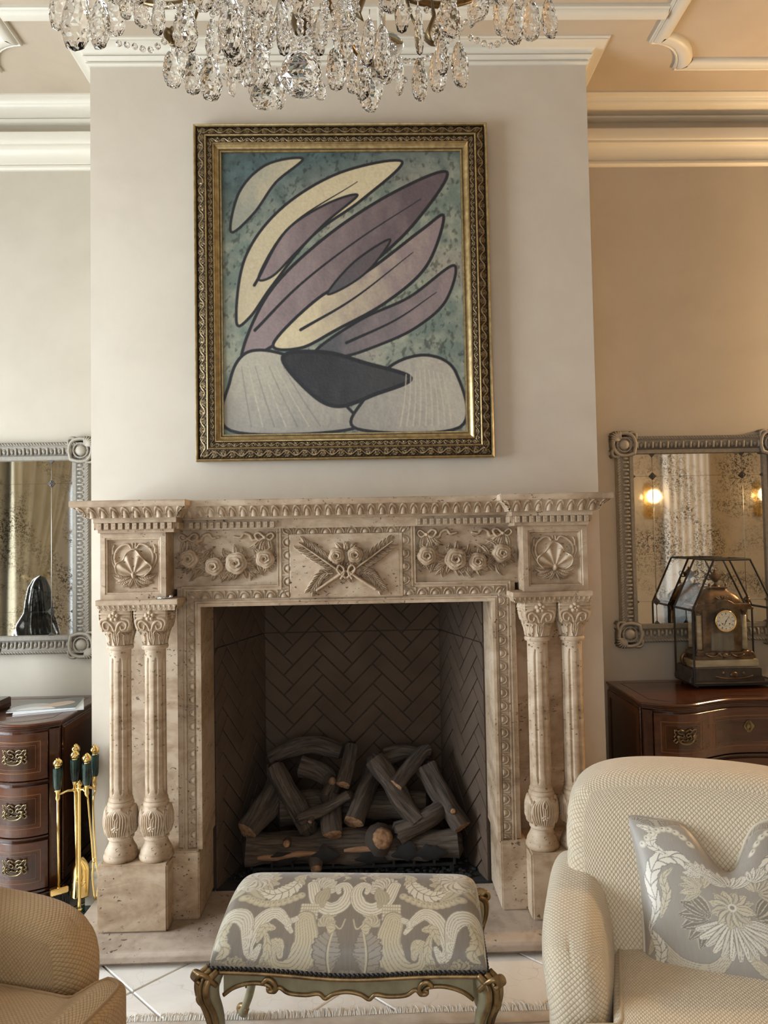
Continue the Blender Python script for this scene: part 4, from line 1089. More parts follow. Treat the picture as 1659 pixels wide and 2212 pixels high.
def mirror(name, label, x0, x1, z0, z1, rods, rows):
    o = thing(name, label, 'mirror', ((x0 + x1) / 2, YB - .02, z0)); yb = YB - .003
    rc = [(x0, z0), (x1, z0), (x1, z1), (x0, z1)]; F3 = lambda x, z, h: stack3(x, yb - h, z)
    obj('frame', sweep(rc, [(.10, 0), (0, 0), (0, .03), (.003, .034), (.017, .036), (.019, .032), (.021, .032), (.066, .026), (.068, .028), (.086, .026), (.09, .018), (.09, 0)], lambda x, z, h: (x, yb - h, z), True, .5), M_MFR, o)
    fm = o.children[0].data; a = fm.color_attributes.new('Col', 'FLOAT_COLOR', 'POINT'); a.data.foreach_set('color', np.tile(np.array([.45, .45, .45, 1], np.float32), len(fm.vertices)))
    for nm, a0, a1, nt, hf, cf in (('rope_border', .001, .016, 7, lambda s, t, i: .032 + .009 * rope(s, t), .032), ('carved_band', .019, .068, 22, lambda s, t, i: .028 + .010 * frame_band(s, t), .028), ('inner_rope', .069, .086, 7, lambda s, t, i: .024 + .009 * rope(s, -t), .024)):
        Ps, Cs = band(rc, a0, a1, nt, .0026, hf, F3, True); Cs = [c - cf for c in Cs]
        obj(nm, join_grids(Ps, Cs), M_MFR, o)
    # corner bosses with scroll and little shell
    c = Cv(.135, .135, 110, -.0675, -.0675)
    c.ridge(cr([(-.05, -.045), (-.058, .0), (-.045, .04), (-.01, .056), (.03, .05), (.052, .02), (.05, -.02), (.03, -.05), (-.01, -.056), (-.05, -.045)], 8), .011, .020)
    c.bump((0, -.002), .030, .026); c.ridge(spiral((0, -.002), .036, .036, 0, 6.3, 40), .006, .018)
    for k_ in range(7):
        a = math.radians(45 + (k_ - 3) * 21); c.leaf((.028 * math.cos(.785), .028 * math.sin(.785)), (.033 + .040 * math.cos(a), .033 + .040 * math.sin(a)), .009, .030, 0, False)
    c.ridge(cr([(-.062, .028), (-.060, .052), (-.040, .060), (-.022, .052)], 6), .009, .018); c.ridge(cr([(.028, -.062), (.052, -.060), (.060, -.040), (.052, -.022)], 6), .009, .018)
    m_ = c.H > .0005
    for (cx, cz, sx, sz) in ((x0 + .040, z0 + .040, -1, -1), (x1 - .040, z0 + .040, 1, -1), (x1 - .040, z1 - .040, 1, 1), (x0 + .040, z1 - .040, -1, 1)):
        hh = np.where(m_, c.H * 1.0 + .024, -.006)
        obj('corner_boss', grid_me(stack3(cx + sx * c.X, yb - hh, cz + sz * c.Y), col=np.clip(c.H / .03, 0, 1)), M_MFR, o)
    # mirror panes divided by rods, with diamond clips at the crossings
    xs = [x0 + .085] + rods + [x1 - .085]; zs = [z0 + .085] + rows + [z1 - .085]
    for i in range(len(xs) - 1):
        for j in range(len(zs) - 1):
            obj('pane', boxes([(xs[i] + .0006, xs[i + 1] - .0006, yb - .014, yb - .004, zs[j] + .0006, zs[j + 1] - .0006)]), M_MIR, o)
    M_CLIP = bpy.data.materials.get('pewter_clip') or mat('pewter_clip', (.10, .09, .08), .35, .8)
    for x in rods: obj('rod', MB().tube([(x, yb - .015, zs[0]), (x, yb - .015, zs[-1])], .0016, 6).me(True), bpy.data.materials.get('rod_metal') or mat('rod_metal', (.45, .42, .36), .3, .9), o)
    dia = [(0, -.017), (.006, -.006), (.017, 0), (.006, .006), (0, .017), (-.006, .006), (-.017, 0), (-.006, -.006)]
    for x in rods:
        for z in rows:
            m = MB().prism([(x + a * 1.05, z + b * 1.05) for a, b in ((0, -.018), (.018, 0), (0, .018), (-.018, 0))], yb - .015, yb - .020).prism([(x + a * .8, z + b * .8) for a, b in dia], yb - .019, yb - .024).ball((x, yb - .024, z), .004, 8)
            obj('diamond_clip', m.me(bev=.0006), M_CLIP, o)
        for z, s in ((zs[0], 1), (zs[-1], -1)):
            obj('half_clip', MB().prism([(x - .018, z), (x + .018, z), (x, z + s * .02)], yb - .014, yb - .021).me(bev=.001), M_CLIP, o)
    for z in rows:
        for x, s in ((xs[0], 1), (xs[-1], -1)):
            obj('half_clip', MB().prism([(x, z - .012), (x, z + .012), (x + s * .014, z)], yb - .014, yb - .021).me(bev=.001), M_CLIP, o)
    return o
mirror('wall_mirror', 'antique mirror in a grey carved frame left of the chimney breast', -2.075, -1.280, 1.018, 2.056, [-1.975 + .10, -1.473], [1.222, 1.853])
mirror('wall_mirror', 'antique mirror in a brown carved frame behind the glass clock case', 1.342, 2.175, 1.012, 2.042, [1.528, 1.985], [1.212, 1.841])
# ------------------------------------------------------------------ serpentine chests of drawers
M_MAH = wood('mahogany', (.105, .034, .014), (.050, .016, .007)); M_MAHD = wood('mahogany_dark', (.065, .020, .009), (.034, .011, .005))
M_MAHB = wood('crossbanding', (.14, .05, .02), (.07, .024, .010), axis=(14, 14, 1.5)); M_INL = mat('boxwood_line', (.20, .095, .038), .3)
KX = np.array([0, .06, .103, .16, .206, .27, .33, .39, .45, .478]); KY = np.array([.025, .023, .015, -.008, -.030, -.062, -.072, -.058, -.022, .006])
def yf(x):
    a = np.abs(x); o = 0
    # smooth interpolation
    xs = np.linspace(0, .478, 60); ys = np.interp(xs, KX, KY); kk = np.ones(7) / 7; ys = np.convolve(np.pad(ys, 3, mode='edge'), kk, 'valid')
    return np.interp(a, xs, ys)
def pull():
    m = MB()
    for s in (-1, 1):
        f = lambda q: [(s * a, -.003, b) for a, b in q]
        m.tube(f(cr([(0, .020), (.010, .027), (.022, .030), (.030, .022), (.022, .014), (.012, .014), (.004, .006)], 5)), .0030, 6)
        m.tube(f(cr([(.030, .024), (.040, .030), (.046, .020), (.040, .010), (.047, .002), (.040, -.006), (.030, -.004), (.024, .006)], 5)), .0030, 6)
        m.tube(f(cr([(.040, -.006), (.050, -.016), (.040, -.024), (.032, -.016), (.022, -.018), (.012, -.012), (.004, -.018), (0, -.014)], 5)), .0032, 6)
        m.tube(f(cr([(.004, .006), (.012, -.002), (.022, .004), (.028, -.008), (.020, -.014)], 5)), .0026, 6)
        m.ball((s * .034, -.010, .004), .0055, 8); m.ball((s * .046, -.004, .030), .004, 6)
        m.tube(f([(0, .020), (0, .026)]), .003, 6)
    m.tube([(a, -.014, b) for a, b in cr([(-.034, .004), (-.032, -.012), (-.018, -.024), (0, -.027), (.018, -.024), (.032, -.012), (.034, .004)], 6)], .0034, 8)
    return m.me(True)
PULL = pull()
ESC = MB().prism([(a * .020 * (1 + .18 * math.cos(4 * math.radians(t))), a2 * .026) for t in range(0, 360, 15) for a, a2 in [(math.cos(math.radians(t)), math.sin(math.radians(t)))]], -.004, 0).tube([(.010 * math.cos(t), -.006, .014 * math.sin(t)) for t in np.linspace(0, 6.28, 20, endpoint=False)], .003, 6, closed=True).me(0.6)
def chest(name, label, cx, dy, top, rows):
    o = thing(name, label, 'chest', (cx, .2, 0)); yb = .43
    xs = np.linspace(-.478, .478, 81)
    def plan(grow, n=81):
        xx = np.linspace(-.478 - grow, .478 + grow, n); sc = .478 / (.478 + grow)
        return [(cx + x, yf(x * sc) - grow + dy) for x in xx] + [(cx + .478 + grow, yb), (cx - .478 - grow, yb)]
    obj('carcass', MB().prism(plan(-.012), .11, top - .028, 'xy').me(), M_MAH, o)
    # side panels with a sunk field
    for s in (-1, 1):
        x = cx + s * .466
        pan = obj('side_panel', MB().box(min(x, x + s * .008), max(x, x + s * .008), .03 + dy, yb, .13, top - .03).me(bev=.003), M_MAHD, o)
        obj('side_frame', sweep([(.065 + dy, .17), (yb - .03, .17), (yb - .03, top - .07), (.065 + dy, top - .07)], [(0, .008), (0, .013), (-.03, .013), (-.03, .008)], lambda a, b, h, s=s, x=x: (x + s * h, a, b), True, .5), M_MAH, pan)
    # top with moulded, crossbanded edge
    tp = obj('top', MB().prism(plan(.008), top - .012, top, 'xy').me(bev=.003), M_MAH, o)
    obj('top_moulding', MB().prism(plan(.002), top - .020, top - .012, 'xy').prism(plan(-.004), top - .030, top - .020, 'xy').me(bev=.002), M_MAHD, tp)
    ring = [(cx + x * .90, yf(x) + .040 + dy) for x in xs] + [(cx + .43, yb - .05), (cx - .43, yb - .05)]
    obj('top_banding', sweep(ring, [(0, top + .0002), (0, top + .0008), (.006, top + .0008), (.006, top + .0002)], UP, True), M_MAHD, tp)
    # base moulding and bracket feet
    obj('plinth', MB().prism(plan(.006), .085, .115, 'xy').prism(plan(-.002), .115, .128, 'xy').me(bev=.003), M_MAHD, o)
    pl2 = plan(.010)[:-2]; zlow = [.0 if (i < 13 or i > 67) else (.045 if (i < 17 or i > 63) else .06) for i in range(81)]
    V = []; F = []
    for i, (x, y) in enumerate(pl2): V += [(x, y, zlow[i]), (x, y, .09), (x, y + .02, .09), (x, y + .02, zlow[i])]
    for i in range(80): F += [(4 * i + a, 4 * i + 4 + a, 4 * i + 4 + (a + 1) % 4, 4 * i + (a + 1) % 4) for a in range(4)]
    obj('apron', MB().add(V, F + [(0, 1, 2, 3), (320, 323, 322, 321)]).me(0.6), M_MAH, o)
    for s in (-1, 1): obj('foot', MB().box(cx + s * .47 - .012, cx + s * .47 + .012, yb - .08, yb, 0, .09).me(bev=.002), M_MAHD, o)
    def curve_strip(x0, x1, z0, z1, out, n=24):
        xx = np.linspace(x0, x1, n)[:, None]; zz = np.array([z0, z1])[None, :]
        return stack3(cx + xx + 0 * zz, yf(xx) + dy - out + 0 * zz, zz + 0 * xx)
    def slab(x0, x1, z0, z1, d0, d1, n=40):
        xx = np.linspace(x0, x1, n); m = MB(); V = []
        for x in xx: V += [(cx + x, float(yf(x)) + dy - d0, z0), (cx + x, float(yf(x)) + dy - d1, z0), (cx + x, float(yf(x)) + dy - d1, z1), (cx + x, float(yf(x)) + dy - d0, z1)]
        F = [(4 * i + a, 4 * i + 4 + a, 4 * i + 4 + (a + 1) % 4, 4 * i + (a + 1) % 4) for i in range(n - 1) for a in range(4)]
        return m.add(V, F + [(0, 1, 2, 3), tuple(4 * (n - 1) + a for a in (3, 2, 1, 0))])
    for s in (-1, 1): obj('corner_stile', slab(*sorted((s * .442, s * .474)), .13, top - .032, -.012, .004, 6).me(bev=.001), M_MAHD, o)
    for (z0, z1) in rows:
        dr = obj('drawer', slab(-.438, .438, z0, z1, -.012, .006, 90).me(bev=.0015), M_MAH, o)
        obj('bead', slab(-.440, .440, z0 - .010, z0 - .004, -.012, .009, 90).me(), M_MAHD, dr)
        zc = (z0 + z1) / 2; hh = (z1 - z0) / 2
        for (a, b) in ((-.415, -.235), (-.175, .175), (.235, .415)):
            obj('veneer_field', slab(a + .012, b - .012, zc - hh * .56, zc + hh * .56, .0, .0064, 30).me(), M_MAHD, dr)
            obj('veneer_band', join_grids([curve_strip(a - .022 if a > -.4 else a, a, z0 + .006, z1 - .006, .0063)]), M_MAHB, dr)
            for g_, w in ((0, .0028), (.016, .0014)):
                m = []
                A, B, C_, D_ = a + g_, b - g_, zc - hh * .66 + g_ * .9, zc + hh * .66 - g_ * .9
                m += [curve_strip(A, B, C_ - w / 2, C_ + w / 2, .0069), curve_strip(A, B, D_ - w / 2, D_ + w / 2, .0069), curve_strip(A - w / 2, A + w / 2, C_, D_, .0069, 2), curve_strip(B - w / 2, B + w / 2, C_, D_, .0069, 2)]
                obj('inlay_line', join_grids(m, smooth=False), M_INL, dr)
        for x in (-.325, .325):
            p = obj('pull', PULL, M_ABRASS, dr, label='pierced brass bat-wing pull'); p.location = (cx + x, float(yf(x)) + dy - .008, zc + .004)
        p = obj('keyhole_plate', ESC, M_ABRASS, dr); p.location = (cx, float(yf(0.)) + dy - .007, zc + .018)
    return o
chest('chest_of_drawers', 'dark mahogany chest of drawers with brass pulls, left of the fireplace', -1.70, -.045, .812, [(.580, .770), (.352, .555), (.135, .327)])
chest('chest_of_drawers', 'dark mahogany serpentine chest under the glass clock case, right', 1.745, -.010, .822, [(.585, .780), (.355, .560), (.135, .330)])

# magazines, sculpture on the left chest
M_PAPER = mat('magazine_paper', (.78, .80, .80), .35)
def magazine(label, M_, cov, pts_dark, th):
    o = thing('magazine', label, 'magazine', M_.translation, group=None)
    obj('pages', MB().box(-.14, .14, -.105, .105, .0005, th - .001, M_).me(), M_PAPER, o)
    c = obj('cover', MB().box(-.142, .142, -.107, .107, th - .001, th, M_).me(), cov, o)
    obj('back_cover', MB().box(-.142, .142, -.107, .107, 0, .0005, M_).me(), M_PAPER, o)
    return o, c
mg = Matrix.Translation((-1.365, .17, .8125)) @ Matrix.Rotation(math.radians(22), 4, 'Z')
magazine('white magazine lying under another on the left chest', mg, M_PAPER, None, .008)
mg2 = Matrix.Translation((-1.385, .185, .8208)) @ Matrix.Rotation(math.radians(12), 4, 'Z')
mt_cov = mat('glossy_cover', (.10, .11, .105), .18)
o, c = magazine('magazine with a dark photo cover, topmost on the left chest', mg2, mt_cov, None, .006)
cv = Cv(.284, .214, 120, -.142, -.107); nn = vnoise(cv.X, cv.Y, 16, 3)
cv.C[:] = np.array([.07, .085, .08]) + .10 * nn[..., None]
cv.fill(cr([(-.135, -.10), (-.13, -.02), (-.06, .03), (.02, .00), (.04, -.06), (-.02, -.10)], 8, True), (.42, .42, .42)); cv.fill(cr([(-.03, -.05), (.03, .02), (.09, .04), (.12, .0), (.06, -.06)], 8, True), (.50, .36, .27))
cv.fill(cr([(-.10, -.10), (-.06, -.05), (.02, -.06), (.05, -.10)], 8, True), (.62, .60, .58))
P = np.stack([cv.X, cv.Y, 0 * cv.X + .0062], -1) @ np.array(mg2.to_3x3()).T + np.array(mg2.translation)
M_PRINT = mat('printed_cover', (.5, .5, .5), .16); N = NT(M_PRINT); N.color(N.attr())
obj('cover_picture', grid_me(P, col=cv.C), M_PRINT, c)

scp = thing('sculpture', 'black draped sculpture on a dark base, at the left edge and in the mirror', 'sculpture', (-1.685, .11, .812))
obj('base', box_me(-1.82, -1.556, .01, .21, .8125, .862, .004, 2), M_MAHD, scp)
th = np.linspace(0, 2 * np.pi, 60)[:-1][:, None]; z = np.linspace(0, 1, 44)[None, :]
r = np.interp(z[0], [0, .12, .3, .42, .5, .62, .75, .88, .97, 1], [.10, .115, .135, .15, .145, .10, .095, .078, .045, .003])[None, :]
fold = 1 + .12 * np.sin(3 * th + 3 * z * 4) * (1 - z) + .07 * np.sin(7 * th - 6 * z) + .22 * np.exp(-((z - .40) / .06) ** 2) * np.clip(np.sin(th * 2 + 1), 0, 1)
obj('drapery', grid_me(stack3(-1.695 + r * fold * np.cos(th) * .70 + .02 * z * z, .11 + r * fold * np.sin(th) * .55, .862 + z * .525 + 0 * th), cu=True), mat('black_bronze', (.018, .020, .024), .22, .3, Coat_Weight=.4), scp)

# ------------------------------------------------------------------ brass fireplace tools
M_GMARB = noisy('green_marble', (.035, .075, .062), (.010, .022, .018), 22, .12)
st = thing('fire_tool_stand', 'brass fireplace tool stand with green marble base beside the mantel', 'tool stand', (-1.132, -.08, 0))
sx, sy = -1.132, -.080
Mb = Matrix.Translation((sx, sy, 0)) @ Matrix.Rotation(math.radians(40), 4, 'Z')
obj('marble_base', MB().box(-.058, .058, -.058, .058, .012, .026, Mb).me(bev=.002), M_GMARB, st)
obj('base_frame', MB().box(-.064, .064, -.064, -.055, .004, .030, Mb).box(-.064, .064, .055, .064, .004, .030, Mb).box(-.064, -.055, -.055, .055, .004, .030, Mb).box(.055, .064, -.055, .055, .004, .030, Mb).me(bev=.002), M_BRASS, st)
for a in (45, 135, 225, 315): obj('ball_foot', MB().ball((sx + .078 * math.cos(math.radians(a + 40)), sy + .078 * math.sin(math.radians(a + 40)), .010), .010, 10).me(True), M_BRASS, st)
obj('pole', MB().lathe([(.012, .026), (.012, .04), (.007, .045), (.007, .52), (.010, .525), (.010, .535), (.007, .54)], (sx, sy, 0), 16).me(0.6), M_BRASS, st)
def knob(x, y, z, r=.0185, n=24):
    m = MB(); V = []; F = []; pr = [(.45, 0), (.6, .1), (.55, .25), (.75, .4), (1, .9), (.98, 1.35), (.7, 1.8), (.35, 2.05), (.45, 2.15), (.02, 2.35)]
    for (a, b) in pr:
        for j in range(n):
            an = 2 * math.pi * j / n; k = r * a * (1 + (.07 * math.cos(10 * an) if .7 < a <= 1 else 0)); V.append((x + k * math.cos(an), y + k * math.sin(an), z + b * r))
    for i in range(len(pr) - 1): F += [(i * n + j, i * n + (j + 1) % n, (i + 1) * n + (j + 1) % n, (i + 1) * n + j) for j in range(n)]
    return m.add(V, F + [tuple(range(n))[::-1], tuple((len(pr) - 1) * n + j for j in range(n))])
obj('finial', knob(sx, sy, .538, .013).me(0.8), M_BRASS, st)
slots = [(-.066, -.030), (-.030, .042), (-.020, .010), (.034, -.014), (.046, .030)]
hk = MB()
for (a, b) in slots:
    hk.tube(cr([(sx, sy, .527), (sx + a * .6, sy + b * .6, .532), (sx + a, sy + b, .524), (sx + a * 1.25, sy + b * 1.25, .540)], 6), .005, 8)
obj('hook_arms', hk.me(True), M_BRASS, st)
def handle(o, x, y, z):
    obj('ferrule', MB().lathe([(.006, z - .045), (.010, z - .035), (.007, z - .02), (.011, z - .004), (.012, z)], (x, y, 0), 14).me(0.6), M_BRASS, o)
    obj('marble_grip', MB().lathe([(.0125, z), (.0160, z + .012), (.0178, z + .06), (.0182, z + .088)], (x, y, 0), 18).me(0.6), M_GMARB, o)
    obj('knob', knob(x, y, z + .088).me(0.8), M_BRASS, o)
def tool(label, k, dz): 
    x, y = sx + slots[k][0] * 1.12, sy + slots[k][1] * 1.12
    o = thing('fire_tool', label, 'fire tool', (x, y, .05), group='brass fire tools'); handle(o, x, y, .565 + dz); return o, x, y
o, x, y = tool('brass hearth brush with black bristles and green handle', 0, -.022)
obj('rod', MB().tube([(x, y, .545), (x + .004, y, .150)], .0048, 10).me(True), M_BRASS, o)
Mh = Matrix.Translation((x + .005, y, .135)) @ Matrix.Rotation(math.radians(35), 4, 'Z')
obj('brush_head', MB().box(-.034, .034, -.014, .014, -.012, .014, Mh).me(bev=.003, seg=2), M_BRASS, o)
m = MB(); random.seed(2)
for i in range(260):
    a, b = random.uniform(-.030, .030), random.uniform(-.011, .011); p = Mh @ Vector((a, b, -.010)); q = Mh @ Vector((a * 1.35, b * 1.5, -.078 + random.uniform(-.004, .004)))
    m.tube([p, q], [.0012, .0006], 4, caps=False)
obj('bristles', m.me(), mat('bristle', (.015, .016, .018), .6), o, kind='stuff')
o, x, y = tool('brass ash shovel with green handle, rearmost of the fire tools', 1, .010)
obj('rod', MB().tube([(x, y, .58), (x + .012, y, .22)], .0046, 10).me(True), M_BRASS, o)
sv = Cv(.09, .16, 24); uu = (sv.X / .09 - .5) * 2; vv = sv.Y / .16; hw = .040 * np.clip(1 - np.clip((vv - .6) / .4, 0, 1) ** 2.2 * .75, .2, 1)
so = obj('scoop', grid_me(stack3(x + .014 + uu * hw, y - .004 - .022 * (1 - uu ** 2) * 1.0 + .02 * vv, .070 + sv.Y)), M_BRASS, o); so.modifiers.new('t', 'SOLIDIFY').thickness = .003
o, x, y = tool('brass poker with green handle, between brush and shovel', 2, -.004)
obj('rod', MB().tube([(x, y, .57), (x + .01, y, .09), (x + .012, y, .06)], [.0046, .0046, .002], 10).me(True), M_BRASS, o)
obj('hook', MB().tube(cr([(x + .009, y, .15), (x + .030, y - .004, .135), (x + .046, y - .006, .155)], 6), [.0045] * 6 + [.004] * 6 + [.001], 8).me(True), M_BRASS, o)
o, x, y = tool('brass log tongs with twin green handles, nearest the mantel', 3, -.012)
x2, y2 = sx + slots[4][0] * 1.12, sy + slots[4][1] * 1.12
handle(o, x2, y2, .573)
for (a, b) in ((x, y), (x2, y2)):
    s_ = 1 if a == x2 else -1
    obj('tong_leg', MB().tube(cr([(a, b, .55), (a + .002, b, .51), ((x + x2) / 2 + s_ * .008, (y + y2) / 2 + s_ * .004, .46), ((x + x2) / 2 + .014 + s_ * .006, (y + y2) / 2, .24), ((x + x2) / 2 + .018 + s_ * .012, (y + y2) / 2, .16), ((x + x2) / 2 + .02 + s_ * .004, (y + y2) / 2, .075)], 6), .0042, 8).me(True), M_BRASS, o)
obj('hinge', MB().ball(((x + x2) / 2 + .014, (y + y2) / 2, .235), .011, 10, (1, .7, 1)).me(True), M_BRASS, o)

# little steel key on the ledge above the left columns
ky = thing('gas_key', 'small steel key lying on the ledge above the left columns', 'key', (-.705, -.30, 1.331))
ms = mat('steel', (.55, .55, .55), .22, 1.0)
obj('stem', MB().tube([(-.735, -.303, 1.335), (-.690, -.300, 1.335)], .0035, 8).me(True), ms, ky)
obj('plate', box_me(-.742, -.712, -.312, -.294, 1.3312, 1.3345, .001), ms, ky)
obj('grip', MB().ball((-.684, -.300, 1.340), .008, 10).me(True), ms, ky)

# ------------------------------------------------------------------ glass case with a mantel clock
gc = thing('glass_case', 'black framed glass case with sloping sides over the clock', 'display case', (1.797, .30, .823))
ca, cb, ta, tb, yA, yB_, zb, zs_, zt = 1.602, 1.992, 1.711, 1.884, .20, .40, .848, 1.188, 1.423
obj('base_tray', MB().box(ca - .004, cb + .004, yA - .004, yB_ + .004, .836, zb).me(bev=.002), M_BLACK, gc)
for x in (ca + .02, cb - .02):
    for y in (yA + .02, yB_ - .02): obj('foot', MB().ball((x, y, .8305), .0075, 8).me(True), M_BLACK, gc)
VS = {}
for yk, y in (('f', yA), ('r', yB_)):
    VS['bl' + yk], VS['br' + yk], VS['sl' + yk], VS['sr' + yk], VS['tl' + yk], VS['tr' + yk] = (ca, y, zb), (cb, y, zb), (ca, y, zs_), (cb, y, zs_), (ta, y, zt), (tb, y, zt)
es = [(a + k, b + k) for k in 'fr' for a, b in (('bl', 'sl'), ('sl', 'tl'), ('tl', 'tr'), ('tr', 'sr'), ('sr', 'br'), ('bl', 'br'))] + [(a + 'f', a + 'r') for a in ('bl', 'br', 'sl', 'sr', 'tl', 'tr')]
for a, b in es:
    obj('glazing_bar', MB().tube([VS[a], VS[b]], .0052, 4).me(), M_BLACK, gc)
for f_ in (('blf', 'brf', 'srf', 'trf', 'tlf', 'slf'), ('blr', 'brr', 'srr', 'trr', 'tlr', 'slr'), ('blf', 'slf', 'slr', 'blr'), ('slf', 'tlf', 'tlr', 'slr'), ('tlf', 'trf', 'trr', 'tlr'), ('trf', 'srf', 'srr', 'trr'), ('srf', 'brf', 'brr', 'srr')):
    me = bpy.data.meshes.new('pane'); me.from_pydata([VS[k] for k in f_], [], [tuple(range(len(f_)))])
    pn = obj('pane', me, M_GLASS, gc); pass

ck = thing('mantel_clock', 'bronze and onyx mantel clock with urn finial inside the glass case', 'clock', (1.76, .29, zb))
M_BRZ = noisy('clock_bronze', (.20, .12, .062), (.07, .042, .022), 26, .36, metal=.7); M_ONYX = noisy('clock_onyx', (.52, .44, .29), (.33, .26, .16), 9, .2, stretch=(1, 1, 4)); M_DKB = noisy('clock_dark', (.075, .06, .05), (.04, .032, .028), 20, .35, metal=.4)
cx, cy = 1.760, .292
def cbox(name, w, d, z0, z1, m, parent=ck, bev=.003): return obj(name, MB().box(cx - w / 2, cx + w / 2, cy - d / 2, cy + d / 2, z0, z1).me(bev=bev, seg=2), m, parent)
pl_ = [(-.178, 0), (-.176, .022), (-.165, .030), (-.165, .062), (-.155, .070), (.155, .070), (.165, .062), (.165, .030), (.176, .022), (.178, 0)]
bs = obj('plinth', MB().prism([(cx + a, zb + .001 + b) for a, b in pl_], cy - .085, cy + .085).me(bev=.002), M_DKB, ck)
obj('mask_mount', MB().ball((cx + .03, cy - .086, zb + .036), .016, 10, (1.4, .5, 1)).ball((cx + .075, cy - .086, zb + .044), .008, 8, (1, .6, 1)).ball((cx - .02, cy - .086, zb + .044), .008, 8, (1, .6, 1)).tube(cr([(cx - .06, cy - .087, zb + .03), (cx - .02, cy - .089, zb + .022), (cx + .03, cy - .09, zb + .02), (cx + .08, cy - .089, zb + .022), (cx + .12, cy - .087, zb + .032)], 6), .004, 6).me(True), M_BRZ, bs)
cbox('onyx_slab', .316, .15, zb + .072, zb + .104, M_ONYX)
for s in (-1, 1): obj('scroll_bracket', MB().tube([(cx + s * (.16 + a), cy, b) for a, b in cr([(-.01, zb + .072), (.012, zb + .085), (.014, zb + .11), (.0, zb + .125), (-.006, zb + .112)], 6)], .009, 8).me(True), M_BRZ, ck)
cbox('base_course', .282, .135, .953, .970, M_BRZ); cbox('base_step', .262, .125, .970, .986, M_BRZ)
fest = MB()
for k in range(3):
    x0 = cx - .06 + .06 * k; fest.tube([(x0 - .03 + .06 * t, cy - .071, .978 - .012 * math.sin(math.pi * t)) for t in np.linspace(0, 1, 9)], .0045, 6); fest.ball((x0 - .03, cy - .071, .980), .007, 8)
fest.ball((cx + .0, cy - .072, .972), .012, 8, (1.3, .6, 1))
obj('festoon', fest.me(True), M_BRZ, ck)
body = cbox('case_body', .190, .095, .986, 1.195, M_BRZ)
cbox('onyx_panel', .11, .104, .992, 1.075, noisy('smoky_onyx', (.20, .17, .12), (.11, .09, .06), 9, .2), body)
for sx_ in (-1, 1):
    for sy_ in (-1, 1):
        x, y = cx + sx_ * .108, cy + sy_ * .045
        co = obj('onyx_column', MB().lathe([(.0125, .995), (.0115, 1.08), (.0105, 1.165)], (x, y, 0), 16).me(True), M_ONYX, ck)
        obj('column_base', MB().lathe([(.019, .986), (.019, .990), (.016, .993), (.017, .997), (.0125, 1.0)], (x, y, 0), 16).me(0.6), M_BRZ, co)
        obj('column_capital', MB().lathe([(.0105, 1.160), (.013, 1.163), (.0115, 1.168), (.017, 1.180), (.019, 1.182), (.019, 1.187)], (x, y, 0), 16).me(0.6), M_BRZ, co)
# entablature with arched pediment over the dial
ar = [(-.142, 1.187), (-.142, 1.196), (-.132, 1.202), (-.128, 1.212), (-.085, 1.214)] + [(-.070 * math.cos(t), 1.172 + .062 * math.sin(t)) for t in np.linspace(.75, math.pi - .75, 15)] + [(.085, 1.214), (.128, 1.212), (.132, 1.202), (.142, 1.196), (.142, 1.187), (.06, 1.187)] + [(.052 * math.cos(t), 1.140 + .054 * math.sin(t)) for t in np.linspace(.9, math.pi - .9, 9)] + [(-.06, 1.187)]
en = obj('pediment', MB().prism([(cx + a, b) for a, b in ar], cy - .075, cy + .062).me(bev=.0015), M_BRZ, ck)
for s in (-1, 1):
    for y in (-.06, .05): obj('corner_urn', MB().lathe([(.004, 0), (.009, .002), (.004, .007), (.010, .016), (.009, .022), (.003, .027), (.004, .031), (.0006, .036)], (cx + s * .126, cy + y, 1.212), 12).me(0.8), M_BRZ, ck)
# ogee dome
th = np.linspace(0, 2 * np.pi, 73)[:-1][:, None]; zz = np.linspace(0, 1, 16)[None, :]
rr = np.interp(zz[0], [0, .1, .3, .55, .8, .92, 1], [1, .99, .93, .76, .50, .40, .34])[None, :]
sq = 1 / (np.abs(np.cos(th)) ** 5 + np.abs(np.sin(th)) ** 5) ** (1 / 5)
dm = obj('dome', grid_me(stack3(cx + .108 * rr * sq * np.cos(th), cy + .058 * rr * sq * np.sin(th), 1.210 + .078 * zz + 0 * th), cu=True, smooth=.9), M_BRZ, ck)
fl = MB()
for k in range(-2, 3):
    fl.tube(cr([(cx, cy - .060, 1.222), (cx + .012 * k, cy - .056, 1.242), (cx + .017 * k, cy - .052, 1.252 - .004 * abs(k))], 5), [.0035] * 10 + [.001], 6)
obj('leaf_mount', fl.me(True), M_BRZ, dm)
obj('crown_step', MB().box(cx - .046, cx + .046, cy - .03, cy + .03, 1.284, 1.292).me(bev=.002), M_BRZ, dm)
for s in (-1, 1): obj('small_finial', MB().lathe([(.007, 0), (.004, .005), (.007, .011), (.001, .020)], (cx + s * .040, cy - .02, 1.291), 10).me(0.8), M_BRZ, dm)
ur = obj('urn', MB().lathe([(.022, 1.291), (.020, 1.296), (.008, 1.303), (.006, 1.312), (.010, 1.316), (.022, 1.326), (.028, 1.336), (.030, 1.345), (.024, 1.349), (.016, 1.353), (.010, 1.362), (.004, 1.366), (.006, 1.371), (.001, 1.379)], (cx, cy, 0), 20).me(0.7), M_BRZ, ck)
for s in (-1, 1): obj('urn_handle', MB().tube([(cx + s * a, cy, b) for a, b in cr([(.020, 1.326), (.034, 1.326), (.046, 1.334), (.050, 1.347), (.042, 1.354), (.035, 1.347), (.040, 1.341)], 6)] , .0032, 8).tube([(cx + s * a, cy, b) for a, b in cr([(.026, 1.349), (.038, 1.352), (.046, 1.352)], 5)], .003, 8).me(True), M_BRZ, ur)
